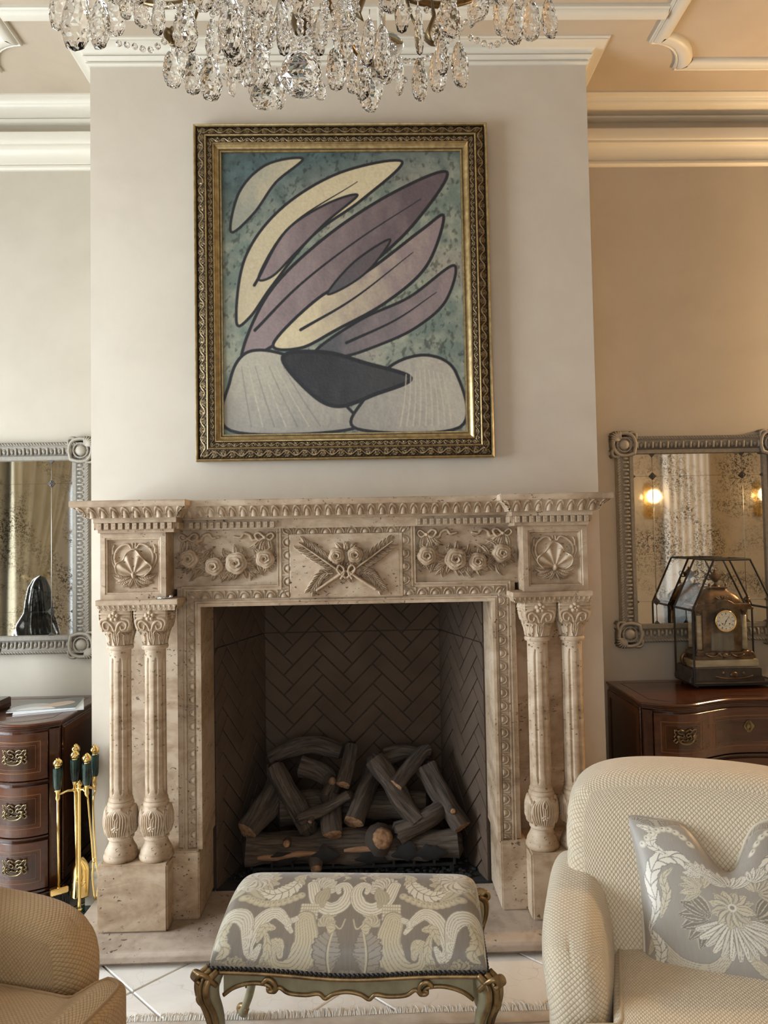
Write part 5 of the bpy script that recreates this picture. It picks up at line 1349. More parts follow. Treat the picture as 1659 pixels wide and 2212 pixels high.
# dial
dz, dy_ = 1.134, cy - .0775
dl = obj('dial', MB().lathe([(.0004, 0), (.044, 0), (.045, .002), (.045, .012)], (cx + .006, dy_, dz), 40, Matrix.Rotation(math.radians(-90), 4, 'X')).me(0.6), mat('enamel_dial', (.78, .74, .64), .25), ck)
obj('bezel', MB().tube([(cx + .006 + .0475 * math.cos(t), dy_ + .001, dz + .0475 * math.sin(t)) for t in np.linspace(0, 2 * math.pi, 40, endpoint=False)], .0042, 8, closed=True).me(True), M_BRASS, dl)
obj('centre_disc', MB().tube([(cx + .006 + .024 * math.cos(t), dy_ - .0004, dz + .024 * math.sin(t)) for t in np.linspace(0, 2 * math.pi, 32, endpoint=False)], .0009, 6, closed=True).me(True), M_BRASS, dl)
ink = mat('dial_ink', (.015, .014, .02), .5)
num = ['XII', 'I', 'II', 'III', 'IV', 'V', 'VI', 'VII', 'VIII', 'IX', 'X', 'XI']
for k, tx in enumerate(num):
    a = math.radians(90 - 30 * k); m = MB(); rot = Matrix.Translation((cx + .006, dy_ - .0006, dz)) @ Matrix.Rotation(-math.radians(90) + a, 4, Vector((0, -1, 0)))
    wch = {'I': .0018, 'V': .0034, 'X': .0034}; W_ = sum(wch[c] for c in tx); x = -W_ / 2
    for ch in tx:
        w = wch[ch]; xm = x + w / 2
        segs = {'I': [((xm, .031), (xm, .040))], 'V': [((x + .0003, .040), (xm, .031)), ((x + w - .0003, .040), (xm, .031))], 'X': [((x + .0003, .040), (x + w - .0003, .031)), ((x + w - .0003, .040), (x + .0003, .031))]}[ch]
        for p, q in segs: m.tube([rot @ Vector((p[0], 0, p[1])), rot @ Vector((q[0], 0, q[1]))], .00048, 4)
        x += w
    obj('numeral', m.me(), ink, dl)
def hand(name, ang, l, w):
    a = math.radians(90 - ang); d = Vector((math.cos(a), 0, math.sin(a))); c0 = Vector((cx + .006, dy_ - .0016, dz))
    obj(name, MB().tube([c0 - d * .006, c0 + d * l * .7, c0 + d * l], [w, w * 1.2, w * .3], 6, flat=1).ball(c0, .003, 8).me(True), ink, dl)
hand('hour_hand', 205, .022, .0011); hand('minute_hand', 35, .032, .0008)
for s in (-1, 1): obj('winding_hole', MB().ball((cx + .006 + s * .016, dy_ - .0008, dz - .012), .0032, 8, (1, .2, 1)).me(True), ink, dl)
# ------------------------------------------------------------------ rug with fringe
rug = thing('rug', 'pale beige rug with fringed edge under the bench', 'rug', (0.1, -2.3, 0))
M_RUG = noisy('rug_pile', (.60, .54, .465), (.46, .39, .32), 14, .95, bump=.5, detail=8)
ys = np.concatenate([np.linspace(-.735, -.79, 14), np.linspace(-.80, -4.2, 60)])[None, :]; xs = np.linspace(-1.6, 1.75, 220)[:, None]
rp = .007 + .002 * vnoise(xs * 1.0 + 0 * ys, ys + 0 * xs, 60, 4) - .004 * np.clip((ys + .75) / .015, 0, 1)
obj('pile', grid_me(stack3(xs + .004 * np.sin(ys * 9), ys + .004 * np.sin(xs * 7), rp)), M_RUG, rug)
obj('backing', MB().box(-1.6, 1.75, -4.2, -.737, .0005, .003).me(), M_RUG, rug)
m = MB(); random.seed(8)
for i in range(560):
    x = -1.6 + 3.35 * i / 560 + random.uniform(-.002, .002); dx = random.uniform(-.012, .012); l = random.uniform(.028, .05)
    m.tube([(x, -.739 + .004 * math.sin(x * 7), .005), (x + dx * .4, -.739 + l * .5, .006 + random.uniform(0, .005)), (x + dx, -.739 + l, .003)], [.0022, .002, .0012], 4, caps=False)
obj('fringe', m.me(), mat('cotton_fringe', (.74, .71, .66), .9), rug, kind='stuff')
obj('border_seam', MB().tube([(x, -.80 + .003 * math.sin(x * 9), .0085) for x in np.linspace(-1.6, 1.75, 60)], .003, 6).me(True), mat('seam', (.36, .30, .25), .9), rug)

# ------------------------------------------------------------------ damask patterns (woven colour on dense cloth)
def plume(c, f, pts, w0, w1, col, dk, n=5, kind='line', wm=None):
    """woven frond: stripes run along the path (line) or slant off its rib (leaf)"""
    q = [f(*p) for p in cr(pts, 9)]; wm = max(w0, w1) if wm is None else wm
    sl, d, t, sg = c.pl(q, wm * 1.05)
    ww = np.where(t < .5, w0 + (wm - w0) * np.sin(np.pi * t), w1 + (wm - w1) * np.sin(np.pi * t))
    if kind == 'leaf': ww = ww * (.80 + .20 * np.abs(np.sin(t * np.pi * n)))
    u = sg * d / (ww + 1e-6); m = np.clip((ww - d) / c.e + .5, 0, 1)
    if kind == 'line': k = np.abs(np.sin(u * np.pi * n / 2 + .8)) < .30
    else: k = (np.abs(np.sin((t * n * 1.0 - np.abs(u) * .8) * np.pi)) < .24) | (d < .05 * wm)
    C = np.where(k[..., None], np.array(dk), np.array(col))
    C = np.where((np.abs(u) > .9)[..., None], np.array(dk) * .9, C)
    c.C[sl] = c.C[sl] * (1 - m[..., None]) + C * m[..., None]
def fan(c, f, x, y, r, a0, a1, col, dk, n=7, asp=1.0):
    for k in range(n):
        a = math.radians(a0 + (a1 - a0) * (k + .5) / n)
        plume(c, f, [(x + .15 * r * math.cos(a), y + .15 * r * asp * math.sin(a)), (x + .6 * r * math.cos(a + .05), y + .6 * r * asp * math.sin(a + .05)), (x + r * math.cos(a), y + r * asp * math.sin(a))], r * .05, r * .06, col if k % 2 else tuple(v * .9 for v in col), dk, 3, 'line', r * 1.15 * abs(math.radians(a1 - a0)) / n * .5)
def scroll_set(c, f, cream, ivory, dk):
    """one half of a symmetrical baroque damask; x from the axis, y from the front, both 0..1"""
    P = lambda pts, w0, w1, col, n=5, kind='line', wm=None, d=dk: plume(c, f, pts, w0, w1, col, d, n, kind, wm)
    cd = tuple(v * .8 for v in cream); gd = (.33, .29, .235)
    # flower and shell mass beside the axis, top plumes
    fan(c, f, .30, .80, .17, 20, 200, ivory, gd, 9, 1.1); fan(c, f, .27, .70, .13, 10, 190, cd, gd, 8, 1.1); fan(c, f, .25, .58, .12, 15, 195, ivory, gd, 9, 1.0)
    P([(.02, .99), (.12, .93), (.25, .95), (.36, .99)], .006, .004, ivory, 5, 'leaf', .030); P([(.02, .93), (.10, .86), (.20, .87)], .004, .004, cream, 5, 'leaf', .020)
    P([(.34, .93), (.48, .98), (.66, .93), (.80, .97)], .005, .004, ivory, 7, 'leaf', .028); P([(.40, .86), (.52, .84), (.60, .90), (.72, .86)], .005, .004, cream, 7, 'leaf', .024)
    # big curl under the shell with a scalloped rim
    for k in range(10):
        a = math.radians(200 + 17 * k); c.dot(f(.155 + .105 * math.cos(a), .53 + .135 * math.sin(a)), .014, ivory)
    P([(.33, .62), (.27, .49), (.17, .43), (.07, .46), (.035, .55), (.07, .62), (.12, .60), (.11, .55)], .024, .010, ivory, 5, 'line', .030)
    P([(.20, .58), (.235, .50), (.22, .45)], .01, .01, cd, 5, 'line', .03)
    # wheat basket, cornucopia
    for i in range(7):
        for j in range(5): c.dot(f(.255 + .019 * i, .365 + .022 * j), .0078, cd); c.dot(f(.255 + .019 * i, .367 + .022 * j), .0040, ivory)
    P([(.33, .35), (.30, .20), (.40, .07), (.52, .08), (.545, .17), (.50, .20), (.485, .15)], .040, .012, cream, 9, 'line', .052)
    P([(.40, .36), (.46, .33), (.42, .28)], .012, .008, ivory, 4)
    # acanthus scrolls to the outside
    P([(.45, .33), (.56, .40), (.66, .35), (.72, .20), (.68, .14), (.64, .19)], .014, .010, ivory, 6, 'line', .030)
    P([(.55, .30), (.62, .30), (.66, .22)], .008, .006, cream, 5, 'leaf', .020)
    P([(.73, .16), (.77, .34), (.86, .38), (.95, .28), (.985, .14)], .012, .012, ivory, 6, 'line', .032)
    P([(.86, .34), (.90, .24), (.86, .16), (.90, .12)], .008, .006, cream, 6, 'leaf', .026)
    P([(.60, .26), (.58, .16), (.63, .10)], .008, .005, cream, 4, 'leaf', .018)
    # side flower mass with wing
    fan(c, f, .82, .66, .20, -60, 240, cream, gd, 15, 1.0); fan(c, f, .80, .68, .12, 0, 360, ivory, gd, 11, 1.0)
    P([(.42, .70), (.50, .58), (.62, .53), (.74, .57)], .010, .006, ivory, 9, 'leaf', .042); P([(.40, .76), (.46, .69), (.40, .62)], .006, .004, cream, 5, 'leaf', .022)
    P([(.92, .50), (.97, .62), (.985, .80)], .006, .004, cream, 7, 'leaf', .03)
    for k in range(11):
        x, y = .40 + .042 * k, .545 - .085 * math.sin(math.pi * (k + 1) / 13); c.dot(f(x, y), .017, cd); c.dot(f(x, y), .011, cream); c.dot(f(x - .008, y + .008), .004, gd)
    # sprigs by the axis, leaves at the front edge
    c.line([f(*p) for p in cr([(.03, .82), (.10, .76), (.13, .80), (.17, .77)], 8)], .0028, cream)
    for (a, b) in ((.05, .78), (.08, .84), (.11, .74), (.14, .82), (.06, .70), (.16, .74), (.03, .88)):
        c.dot(f(a, b), .013, cd); c.dot(f(a + .012, b + .012), .009, cream); c.line([f(a, b), f(a + .03, b - .04)], .0022, cream)
    P([(.13, .02), (.15, .16), (.11, .30)], .008, .004, gd, 9, 'leaf', .058, (.20, .17, .14)); c.line([f(*p) for p in cr([(.12, .02), (.14, .16), (.105, .31)], 8)], .0035, cream)
    fan(c, f, .17, .31, .07, 20, 200, cream, gd, 6, 1.2); P([(.03, .36), (.06, .30), (.11, .33)], .003, .003, cream, 4)
    for (a, b, r) in ((.24, .05, .05), (.60, .05, .06), (.70, .07, .05), (.80, .06, .07), (.90, .06, .05), (.03, .03, .05), (.36, .03, .04)): fan(c, f, a, b - .02, r, 20, 160, gd if r < .055 else cd, (.19, .165, .135), 5, 1.3)
M_DAM = mat('silk_damask', (.5, .5, .5), .42, Sheen_Weight=.35, Sheen_Roughness=.3); N = NT(M_DAM); N.color(N.attr())
fz = N.noise(N.coord('UV', (40, 900, 1)), 1.0, 2); N.bump(fz, .12, .001)

# ------------------------------------------------------------------ upholstered bench
BXC, BYC, BRZ = .032, -.985, math.radians(-4.5)
bn = thing('bench', 'gilt rococo footstool with silver damask seat in front of the fireplace', 'bench', (BXC, BYC, .008), BRZ)
HWX, HD = .368, .195
c = Cv(1.0, .62, 460)
gnd, cream, ivory, dk = np.array([.215, .183, .148]), (.52, .455, .32), (.62, .57, .46), (.30, .26, .20)
c.C[:] = gnd * (1 + .22 * (vnoise(c.X * 6, c.Y * .3, 60, 2) - .5))[..., None]
for s in (-1, 1): scroll_set(c, lambda x, y, s=s: (.5 + s * x * .5, abs(y) ** 1.3 * .62), cream, ivory, dk)
# cloth: follows front drop, crowned top and back drop
nu, nv = c.X.shape
U = c.X; Vv = c.Y / .62
front_sag = lambda u: .410 - .012 * np.exp(-((u - .5) / .22) ** 2) - .004
# arc coordinates over the section
sec = cr([(-.205, .402), (-.205, .432), (-.190, .462), (-.150, .488), (-.06, .515), (.03, .523), (.11, .510), (.165, .485), (.190, .455), (.195, .42)], 12)
sec = np.array(sec); cum = np.concatenate([[0], np.cumsum(np.hypot(*(sec[1:] - sec[:-1]).T))]); cum /= cum[-1]
ly = np.interp(Vv, cum, sec[:, 0]); lz = np.interp(Vv, cum, sec[:, 1])
e = np.abs(U - .5) * 2; fall = np.clip((e - .80) / .20, 0, 1)
lx = (U - .5) * 2 * HWX * 1.0
bul = np.sqrt(np.clip(1 - fall ** 2.2, 0, 1))
lz2 = .405 + (lz - .405) * (.06 + .94 * bul)
lxx = np.sign(U - .5) * np.where(e < .80, e * .80 / .80, .80 + .20 * np.sin(fall * np.pi / 2) ** .9) * HWX
sag = -.014 * np.exp(-((U - .5) / .24) ** 2) * np.clip((.46 - lz2) / .05, 0, 1)
puff = .004 * np.sin(Vv * np.pi) * (1 - e ** 4)
obj('seat_cushion', grid_me(stack3(lxx, ly * (1 - .03 * fall), lz2 + sag + puff + .0006 * c.H * 0), col=c.C, uv=np.stack([U, Vv], -1)), M_DAM, bn, local=True, label='silver and cream damask seat')
obj('seat_core', MB().box(-HWX + .02, HWX - .02, -.18, .18, .385, .43).me(), mat('webbing', (.3, .25, .2), .9), bn, local=True)
M_PGRN = noisy('sage_paint', (.27, .235, .14), (.18, .15, .085), 18, .5); M_GBENCH = noisy('worn_gilding', (.34, .22, .095), (.12, .07, .03), 26, .35, metal=.65)
# apron rails: shaped lower edge with gilt moulding
low = [(-.33, .352), (-.30, .372), (-.255, .384), (-.21, .380), (-.195, .362), (-.18, .374), (-.155, .360), (-.11, .356), (-.075, .360), (-.058, .348), (-.035, .360), (0, .366), (.035, .360), (.058, .348), (.075, .360), (.11, .356), (.155, .360), (.18, .374), (.195, .362), (.21, .380), (.255, .384), (.30, .372), (.33, .352)]
low = [(x, z - .012) for x, z in low]
def rail(a, b, z): pass
ft = lambda x: .402 - .014 * math.exp(-(x / .17) ** 2)
lowc = [tuple(p) for p in cr(low, 5)]
for yy, sg in ((-HD, -1), (HD - .01, 1)):
    xs = [p[0] for p in lowc]
    poly = lowc + [(x, ft(x)) for x in xs[::-1]]
    y_ = -.203 if sg < 0 else .188
    rl = obj('apron', MB().prism(poly, y_, y_ + .018).me(), M_PGRN, bn, local=True)
    obj('gilt_moulding', MB().tube([(x, y_ - .002 if sg < 0 else y_ + .02, z) for x, z in lowc], .0055, 8).me(True), M_GBENCH, rl, local=True)
    obj('top_moulding', MB().tube([(x, y_ - .003 if sg < 0 else y_ + .021, ft(x) - .002) for x in np.linspace(-.355, .355, 50)], .0062, 8, flat=1).me(True), M_GBENCH, rl, local=True)
    if sg < 0:
        for s in (-1, 1):
            obj('scroll', MB().tube([(s * a, y_ - .005, b) for a, b in cr([(.225, .372), (.212, .384), (.198, .380), (.190, .366), (.196, .354), (.208, .355), (.209, .364)], 6)], .0062, 8).me(True), M_GBENCH, rl, local=True)
for s in (-1, 1):
    poly = [(-.19, .36), (-.13, .375), (-.06, .362), (0, .35), (.06, .362), (.13, .375), (.18, .36), (.18, .402), (-.19, .402)]
    rl = obj('side_rail', MB().prism(poly, s * .352, s * .368, 'yz').me(bev=.002), M_PGRN, bn, local=True)
    obj('gilt_moulding', MB().tube([(s * .370, y, z) for y, z in cr(poly[:7], 5)], .0055, 8).me(True), M_GBENCH, rl, local=True)
# legs: cabriole, carved scrolls at the knee
def leg(sx, sy):
    f = lambda a, b, z: (sx * a, sy * b, z)
    dpt = .196
    P = cr([(.350, dpt - .012, .400), (.366, dpt + .002, .372), (.366, dpt + .004, .335), (.352, dpt - .004, .28), (.347, dpt - .010, .20), (.358, dpt, .11), (.380, dpt + .018, .045), (.392, dpt + .028, .014)], 6)
    R = np.interp(np.linspace(0, 1, len(P)), [0, .12, .3, .5, .7, .88, 1], [.022, .027, .023, .017, .0135, .013, .017])
    lg = obj('leg', MB().tube([f(*p) for p in P], R, 12).me(True), M_PGRN, bn, local=True)
    m = MB()
    for (da, db) in ((.012, .020), (-.006, .026), (.024, .004)):
        Q = cr([(.350 + da, dpt - .012 + db, .405), (.372 + da, dpt + .006 + db, .385), (.374 + da, dpt + .008 + db, .345), (.356 + da, dpt - .002 + db * .8, .285), (.349 + da * .6, dpt - .010 + db * .6, .20), (.360 + da * .6, dpt + db * .5, .11)], 6)
        m.tube([f(*p) for p in Q], np.interp(np.linspace(0, 1, len(Q)), [0, .2, .5, 1], [.008, .010, .007, .004]), 8)
    obj('gilt_ribs', m.me(True), M_GBENCH, lg, local=True)
    m = MB()
    for k in range(5):
        o = .009 * k - .018
        m.tube([f(*p) for p in cr([(.355 + o * .6, dpt + .016 - o * .4, .372), (.376 + o * .6, dpt + .026 - o * .4, .398), (.392 + o * .5, dpt + .030 - o * .4, .408), (.402 + o * .4, dpt + .028 - o * .4, .394), (.392 + o * .4, dpt + .028 - o * .4, .385)], 5)], .0065, 8)
    obj('acanthus_scroll', m.me(True), M_GBENCH, lg, local=True)
    m = MB(); m.tube([f(a, dpt + .018, z) for a, z in cr([(.385, .350), (.395, .335), (.384, .322), (.371, .330), (.378, .340)], 6)], .0075, 8); m.ball(f(.381, dpt + .02, .335), .008, 8)
    obj('volute', m.me(True), M_GBENCH, lg, local=True)
    m = MB(); m.tube([f(*p) for p in cr([(.375, dpt + .012, .03), (.392, dpt + .026, .036), (.406, dpt + .036, .026), (.402, dpt + .032, .012)], 5)], .010, 8)
    obj('scroll_foot', m.me(True), M_GBENCH, lg, local=True)
for sx_ in (-1, 1):
    for sy_ in (-1, 1): leg(sx_, sy_)
# row of black nail heads along the front and sides
nail = MB().ball((0, 0, 0), .0062, 8, (1, .75, 1)).me(True); M_NAIL = mat('black_nail', (.022, .020, .020), .28, .5)
for i in range(58):
    x = -.358 + .716 * i / 57; o = obj('nail_head', nail, M_NAIL, bn, local=True); o.location = (x, -.208, ft(x) + .0085)
for s in (-1, 1):
    for i in range(28):
        o = obj('nail_head', nail, M_NAIL, bn, local=True); o.location = (s * .370, -.196 + .385 * i / 27, .410); o.rotation_euler = (0, 0, math.pi / 2)

# ------------------------------------------------------------------ armchairs
M_CREAM = weave('cream_weave', (.70, .60, .45), (.56, .46, .32)); M_SHADED = weave('shaded_weave', (.42, .28, .135), (.33, .205, .09))  # second weave is darkened to tan: the left chair's shade put into its colour
M_DKW = wood('walnut', (.13, .07, .035), (.07, .035, .018), .35)
def armchair(name, label, loc, rz, m):
    o = thing(name, label, 'armchair', loc, rz)
    L = lambda nm, me, mm=m, par=None: obj(nm, me, mm, par or o, local=True)
    L('seat_base', rbox(.39, .35, .085, 10, 16, lambda V: V + np.array([0, .02, .205])))
    # seat cushion, T shaped with ears in front of the arms, corded edges
    def cush(V):
        V = V.copy(); t = np.clip((-V[:, 1] - .195) / .035, 0, 1); w = .272 + .108 * t * t * (3 - 2 * t)
        V[:, 0] = V[:, 0] / .38 * w
        V[:, 2] += .016 * np.cos(np.clip(V[:, 0] / .38 * 1.5, -1.57, 1.57)) * np.cos(np.clip(V[:, 1] / .31 * 1.5, -1.57, 1.57)) * (V[:, 2] > 0)
        return V + np.array([0, -.07, .358])
    CK, CH = 9.0, np.array([.38, .31, .072])
    cu = L('seat_cushion', rbox(CH[0], CH[1], CH[2], CK, 64, cush))
    g = np.linspace(-1, 1, 34)[:-1]
    sq_ = np.concatenate([np.stack([g, -1 + 0 * g], -1), np.stack([1 + 0 * g, g], -1), np.stack([-g, 1 + 0 * g], -1), np.stack([-1 + 0 * g, -g], -1)])
    for zz in (.985, -.985):
        E_ = np.concatenate([sq_, np.full((len(sq_), 1), zz)], 1); E_ = E_ / ((np.abs(E_) ** CK).sum(1, keepdims=True) ** (1 / CK)) * CH
        L('piping', MB().tube([tuple(p) for p in cush(E_)], .005, 6, closed=True).me(True), m, cu)
    # back: leaning, thick at the seat, rounded shoulders with gathered pleats
    def backd(V):
        V = V.copy(); h = np.clip((V[:, 2] + .27) / .54, 0, 1); e = np.abs(V[:, 0]) / .40
        V[:, 0] *= .93 + .09 * h
        fold = np.zeros(len(V))
        for z in (.06, .13, .20): fold += np.exp(-((V[:, 2] - z - .05 * (e - .8)) / .007) ** 2)
        V[:, 1] += .30 * h - .09 - .05 * e ** 2 - .03 * np.sin(h * 3.14) + .006 * fold * np.clip((e - .80) * 8, 0, 1) * (V[:, 1] < 0)
        V[:, 0] -= np.sign(V[:, 0]) * .007 * fold * np.clip((e - .88) * 8, 0, 1)
        V[:, 2] += -.02 * e ** 2 * h
        return V + np.array([0, .20, .565])
    bk = L('backrest', rbox(.40, .12, .265, 5.0, 64, backd))
    for s in (-1, 1):
        # arm: rounded top rolling outwards, a little higher towards the back, pleats round its front
        def armd(V, s=s):
            V = V.copy(); t = (V[:, 1] + .31) / .62; top = np.clip(V[:, 2] / .21, -1, 1)
            ang = np.arctan2(V[:, 2] - .10, s * V[:, 0] + .01); fr = np.clip((.16 - t) / .06, 0, 1)
            fold = np.zeros(len(V))
            for a in (-.5, .1, .75, 1.4, 2.1): fold += np.exp(-((ang - a) / .06) ** 2)
            rad = np.hypot(V[:, 0], V[:, 2] - .10); k = 1 - .055 * fold * fr * np.clip(rad / .05 - .5, 0, 1)
            V[:, 0] *= k; V[:, 2] = (V[:, 2] - .10) * k + .10
            V[:, 2] = V[:, 2] + .03 * t ** 1.5 * np.clip(top, 0, 1)
            V[:, 0] = V[:, 0] * (1 + .14 * np.clip(top, 0, 1)) + s * .022 * np.clip(top, 0, 1)
            return V + np.array([s * .348, .055, .368])
        ar = L('arm', rbox(.084, .31, .21, 3.4, 56, armd))
    for sx_ in (-1, 1):
        for y in (-.27, .30):
            L('foot', MB().lathe([(.018, 0), (.024, .01), (.016, .03), (.026, .07), (.034, .10), (.030, .13)], (sx_ * .33, y, 0), 16).me(0.7), M_DKW)
    return o
armchair('armchair', 'cream woven armchair with damask cushion, right foreground', (.975, -1.29, .0095), math.radians(-19), M_CREAM)
armchair('armchair', 'woven armchair, tan with shade in its colour, cut off at the bottom left corner', (-.985, -1.475, .0095), math.radians(74), M_SHADED)

# damask throw pillow
pw = thing('throw_pillow', 'silver floral damask pillow propped on the cream armchair', 'pillow', (1.085, -1.07, .45))
c = Cv(1.0, 1.0, 260); gnd = np.array([.33, .295, .25])
c.C[:] = gnd * (1 + .15 * (vnoise(c.X * 6, c.Y * .4, 60, 2) - .5))[..., None]
cream, ivory, dk = (.56, .495, .37), (.68, .63, .53), (.23, .20, .165)
gd = (.27, .24, .20)
for s in (-1, 1):
    f = lambda x, y, s=s: (.5 + s * x, y); P = lambda pts, w0, w1, col, n=6, kind='line', wm=None, d=gd: plume(c, f, pts, w0, w1, col, d, n, kind, wm)
    P([(.02, .26), (.14, .14), (.30, .16), (.42, .28), (.47, .22)], .020, .012, cream, 7, 'line', .045); P([(.10, .06), (.20, .04), (.30, .09), (.40, .04)], .01, .008, ivory, 9, 'leaf', .035, dk)
    P([(.43, .12), (.40, .24), (.46, .34)], .01, .008, ivory, 7, 'leaf', .04)
    P([(.46, .34), (.40, .46), (.42, .58), (.36, .70), (.24, .72), (.17, .64), (.21, .57)], .012, .012, ivory, 9, 'leaf', .050); P([(.38, .40), (.33, .52), (.34, .60), (.28, .66)], .008, .006, cream, 7, 'leaf', .030)
    P([(.30, .74), (.38, .80), (.36, .88), (.44, .92)], .010, .008, ivory, 7, 'leaf', .035)
    for k in range(9): x, y = .43 - .034 * k, .80 + .10 * math.sin(k * .36); c.dot(f(x, y), .022, cream); c.dot(f(x, y), .015, ivory); c.dot(f(x + .006, y + .004), .006, gd)
    P([(.47, .97), (.32, .94), (.18, .98), (.02, .93)], .010, .008, dk, 7, 'line', .030, cream)
    fan(c, f, .10, .40, .17, -70, 60, dk, cream, 6, 1.0); fan(c, f, .13, .55, .12, -40, 120, cream, gd, 8, 1.0); fan(c, f, .12, .62, .10, 0, 170, ivory, gd, 8)
fan(c, lambda x, y: (x, y), .5, .40, .20, 190, 350, ivory, gd, 13, 1.0); fan(c, lambda x, y: (x, y), .5, .46, .11, 0, 360, cream, gd, 12); fan(c, lambda x, y: (x, y), .5, .60, .13, 10, 170, ivory, gd, 9)
c.dot((.5, .46), .022, ivory); c.dot((.5, .46), .012, gd)
u = (c.X - .5) * 2; v = (c.Y - .5) * 2
edge = (1 - u ** 2) * (1 - v ** 2)
th_ = .075 * np.clip(edge, 0, 1) ** .42
pinch = 1 - .10 * (1 - np.abs(u) ** 2) * np.abs(v) ** 3
pinchx = 1 - .09 * (1 - np.abs(v) ** 2) * np.abs(u) ** 3
px_, pz_ = .238 * u * pinchx, .225 * v * pinch
# karate-chop dent at the middle of the upper edge
dent = np.exp(-((u - .05) / .26) ** 2) * np.clip((v + .1) / 1.1, 0, 1) ** 1.5
pz_ = pz_ - .135 * dent; th_ = th_ * (1 - .45 * dent) + .0
Mp = Matrix.Translation((1.03, -1.20, .565)) @ Matrix.Rotation(math.radians(-17), 4, 'Z') @ Matrix.Rotation(math.radians(-4), 4, 'Y') @ Matrix.Rotation(math.radians(-33), 4, 'X')
def topw(x, y, z):
    P = np.stack(np.broadcast_arrays(x, y, z), -1); return P @ np.array(Mp.to_3x3()).T + np.array(Mp.translation)
obj('front', grid_me(topw(px_, -th_, pz_), col=c.C, uv=np.stack([c.X, c.Y], -1)), M_DAM, pw)
obj('back', grid_me(topw(px_, th_ * .8, pz_), col=c.C, uv=np.stack([c.X, c.Y], -1)), M_DAM, pw)
pe = np.concatenate([np.stack([px_[:, 0], pz_[:, 0]], -1)[:-1:6], np.stack([px_[-1], pz_[-1]], -1)[:-1:6], np.stack([px_[::-1, -1], pz_[::-1, -1]], -1)[:-1:6], np.stack([px_[0, ::-1], pz_[0, ::-1]], -1)[:-1:6]])
obj('piping', MB().tube([tuple(topw(a, 0.0, b)) for a, b in pe], .006, 8, closed=True).me(True), mat('piping_cord', (.62, .55, .43), .7), pw)
# ------------------------------------------------------------------ crystal chandelier
CX, CY, CZ = -.036, -1.60, 2.55
ch = thing('chandelier', 'crystal chandelier with hanging almond drops at the top of the picture', 'chandelier', (CX, CY, CZ))
M_CRY = glass('lead_crystal', (1, 1, 1), 1.46); M_PIN = mat('silver_pin', (.75, .73, .70), .2, 1.0)
M_BRZC = noisy('chandelier_brass', (.23, .16, .075), (.10, .065, .03), 30, .3, metal=.9)
def drop(w, h, t, n=10, m=7):
    """faceted almond: rings of a lens section, every second ring turned half a step so that facets are lozenges"""
    mb = MB(); V = [(0, 0, h / 2)]; F = []
    for i in range(1, m):
        q = i / m; z = h / 2 - h * (1 - math.cos(math.pi * q)) / 2
        r = math.sin(math.pi * q) ** .9 * (.62 + .52 * q)
        for j in range(n):
            a = 2 * math.pi * (j + .5 * (i % 2)) / n; ca, sa = math.cos(a), math.sin(a)
            k = 1 / (abs(ca) ** 1.6 + abs(sa) ** 1.6) ** (1 / 1.6)
            V.append((w / 2 * r * ca * k, t / 2 * r * sa * k, z))
    V.append((0, 0, -h / 2)); B = len(V) - 1
    for j in range(n): F.append((0, 1 + j, 1 + (j + 1) % n)); F.append((B, B - n + (j + 1) % n, B - n + j))
    for i in range(m - 2):
        a, b = 1 + i * n, 1 + (i + 1) * n
        for j in range(n):
            if i % 2 == 0: F += [(a + j, b + j, b + (j - 1) % n) if False else (a + j, b + (j) % n, a + (j + 1) % n), (a + (j + 1) % n, b + j, b + (j + 1) % n)]
            else: F += [(a + j, b + j, b + (j + 1) % n), (a + j, b + (j + 1) % n, a + (j + 1) % n)]
    return mb.add(V, F).me(False)
DROPS = {}
def drop_for(w, h):
    k = (round(w / .006), round(h / .012))
    if k not in DROPS: DROPS[k] = drop(k[0] * .006, k[1] * .012, min(.024, k[0] * .006 * .42))
    return DROPS[k]
pin = MB().tube([(0, 0, 0), (0, 0, .018)], .0012, 6).me(True)
def bead_me(r):
    mb = MB(); n = 8; V = [(0, 0, r)]
    for i, (k, z) in enumerate(((.75, .62), (1, 0), (.75, -.62))):
        for j in range(n): a = 2 * math.pi * (j + .5 * (i % 2)) / n; V.append((r * k * math.cos(a), r * k * math.sin(a), r * z))
    V.append((0, 0, -r)); F = [(0, 1 + j, 1 + (j + 1) % n) for j in range(n)] + [(25, 17 + (j + 1) % n, 17 + j) for j in range(n)]
    for i in range(2):
        a, b = 1 + i * n, 1 + (i + 1) * n
        for j in range(n):
            if i == 0: F += [(a + j, b + j, a + (j + 1) % n), (a + (j + 1) % n, b + j, b + (j + 1) % n)]
            else: F += [(a + j, b + j, b + (j + 1) % n), (a + j, b + (j + 1) % n, a + (j + 1) % n)]
    return V, F
def bead_chain(pts, r=.0075):
    pts = [Vector(p) for p in pts]; mb = MB(); V, F = bead_me(r); acc = 0; last = pts[0]; d = r * 2.25
    L = [0]
    for i in range(1, len(pts)): L.append(L[-1] + (pts[i] - pts[i - 1]).length)
    n = max(2, int(L[-1] / d))
    for k in range(n):
        s = (k + .5) / n * L[-1]; i = max(j for j in range(len(L)) if L[j] <= s); i = min(i, len(pts) - 2)
        p = pts[i].lerp(pts[i + 1], (s - L[i]) / (L[i + 1] - L[i] + 1e-9)); rot = Matrix.Rotation(random.uniform(0, 6), 3, Vector((random.random(), random.random(), random.random() + .1)).normalized())
        mb.add([p + rot @ Vector(v) for v in V], F)
    return obj('bead_chain', mb.me(), M_CRY, ch)
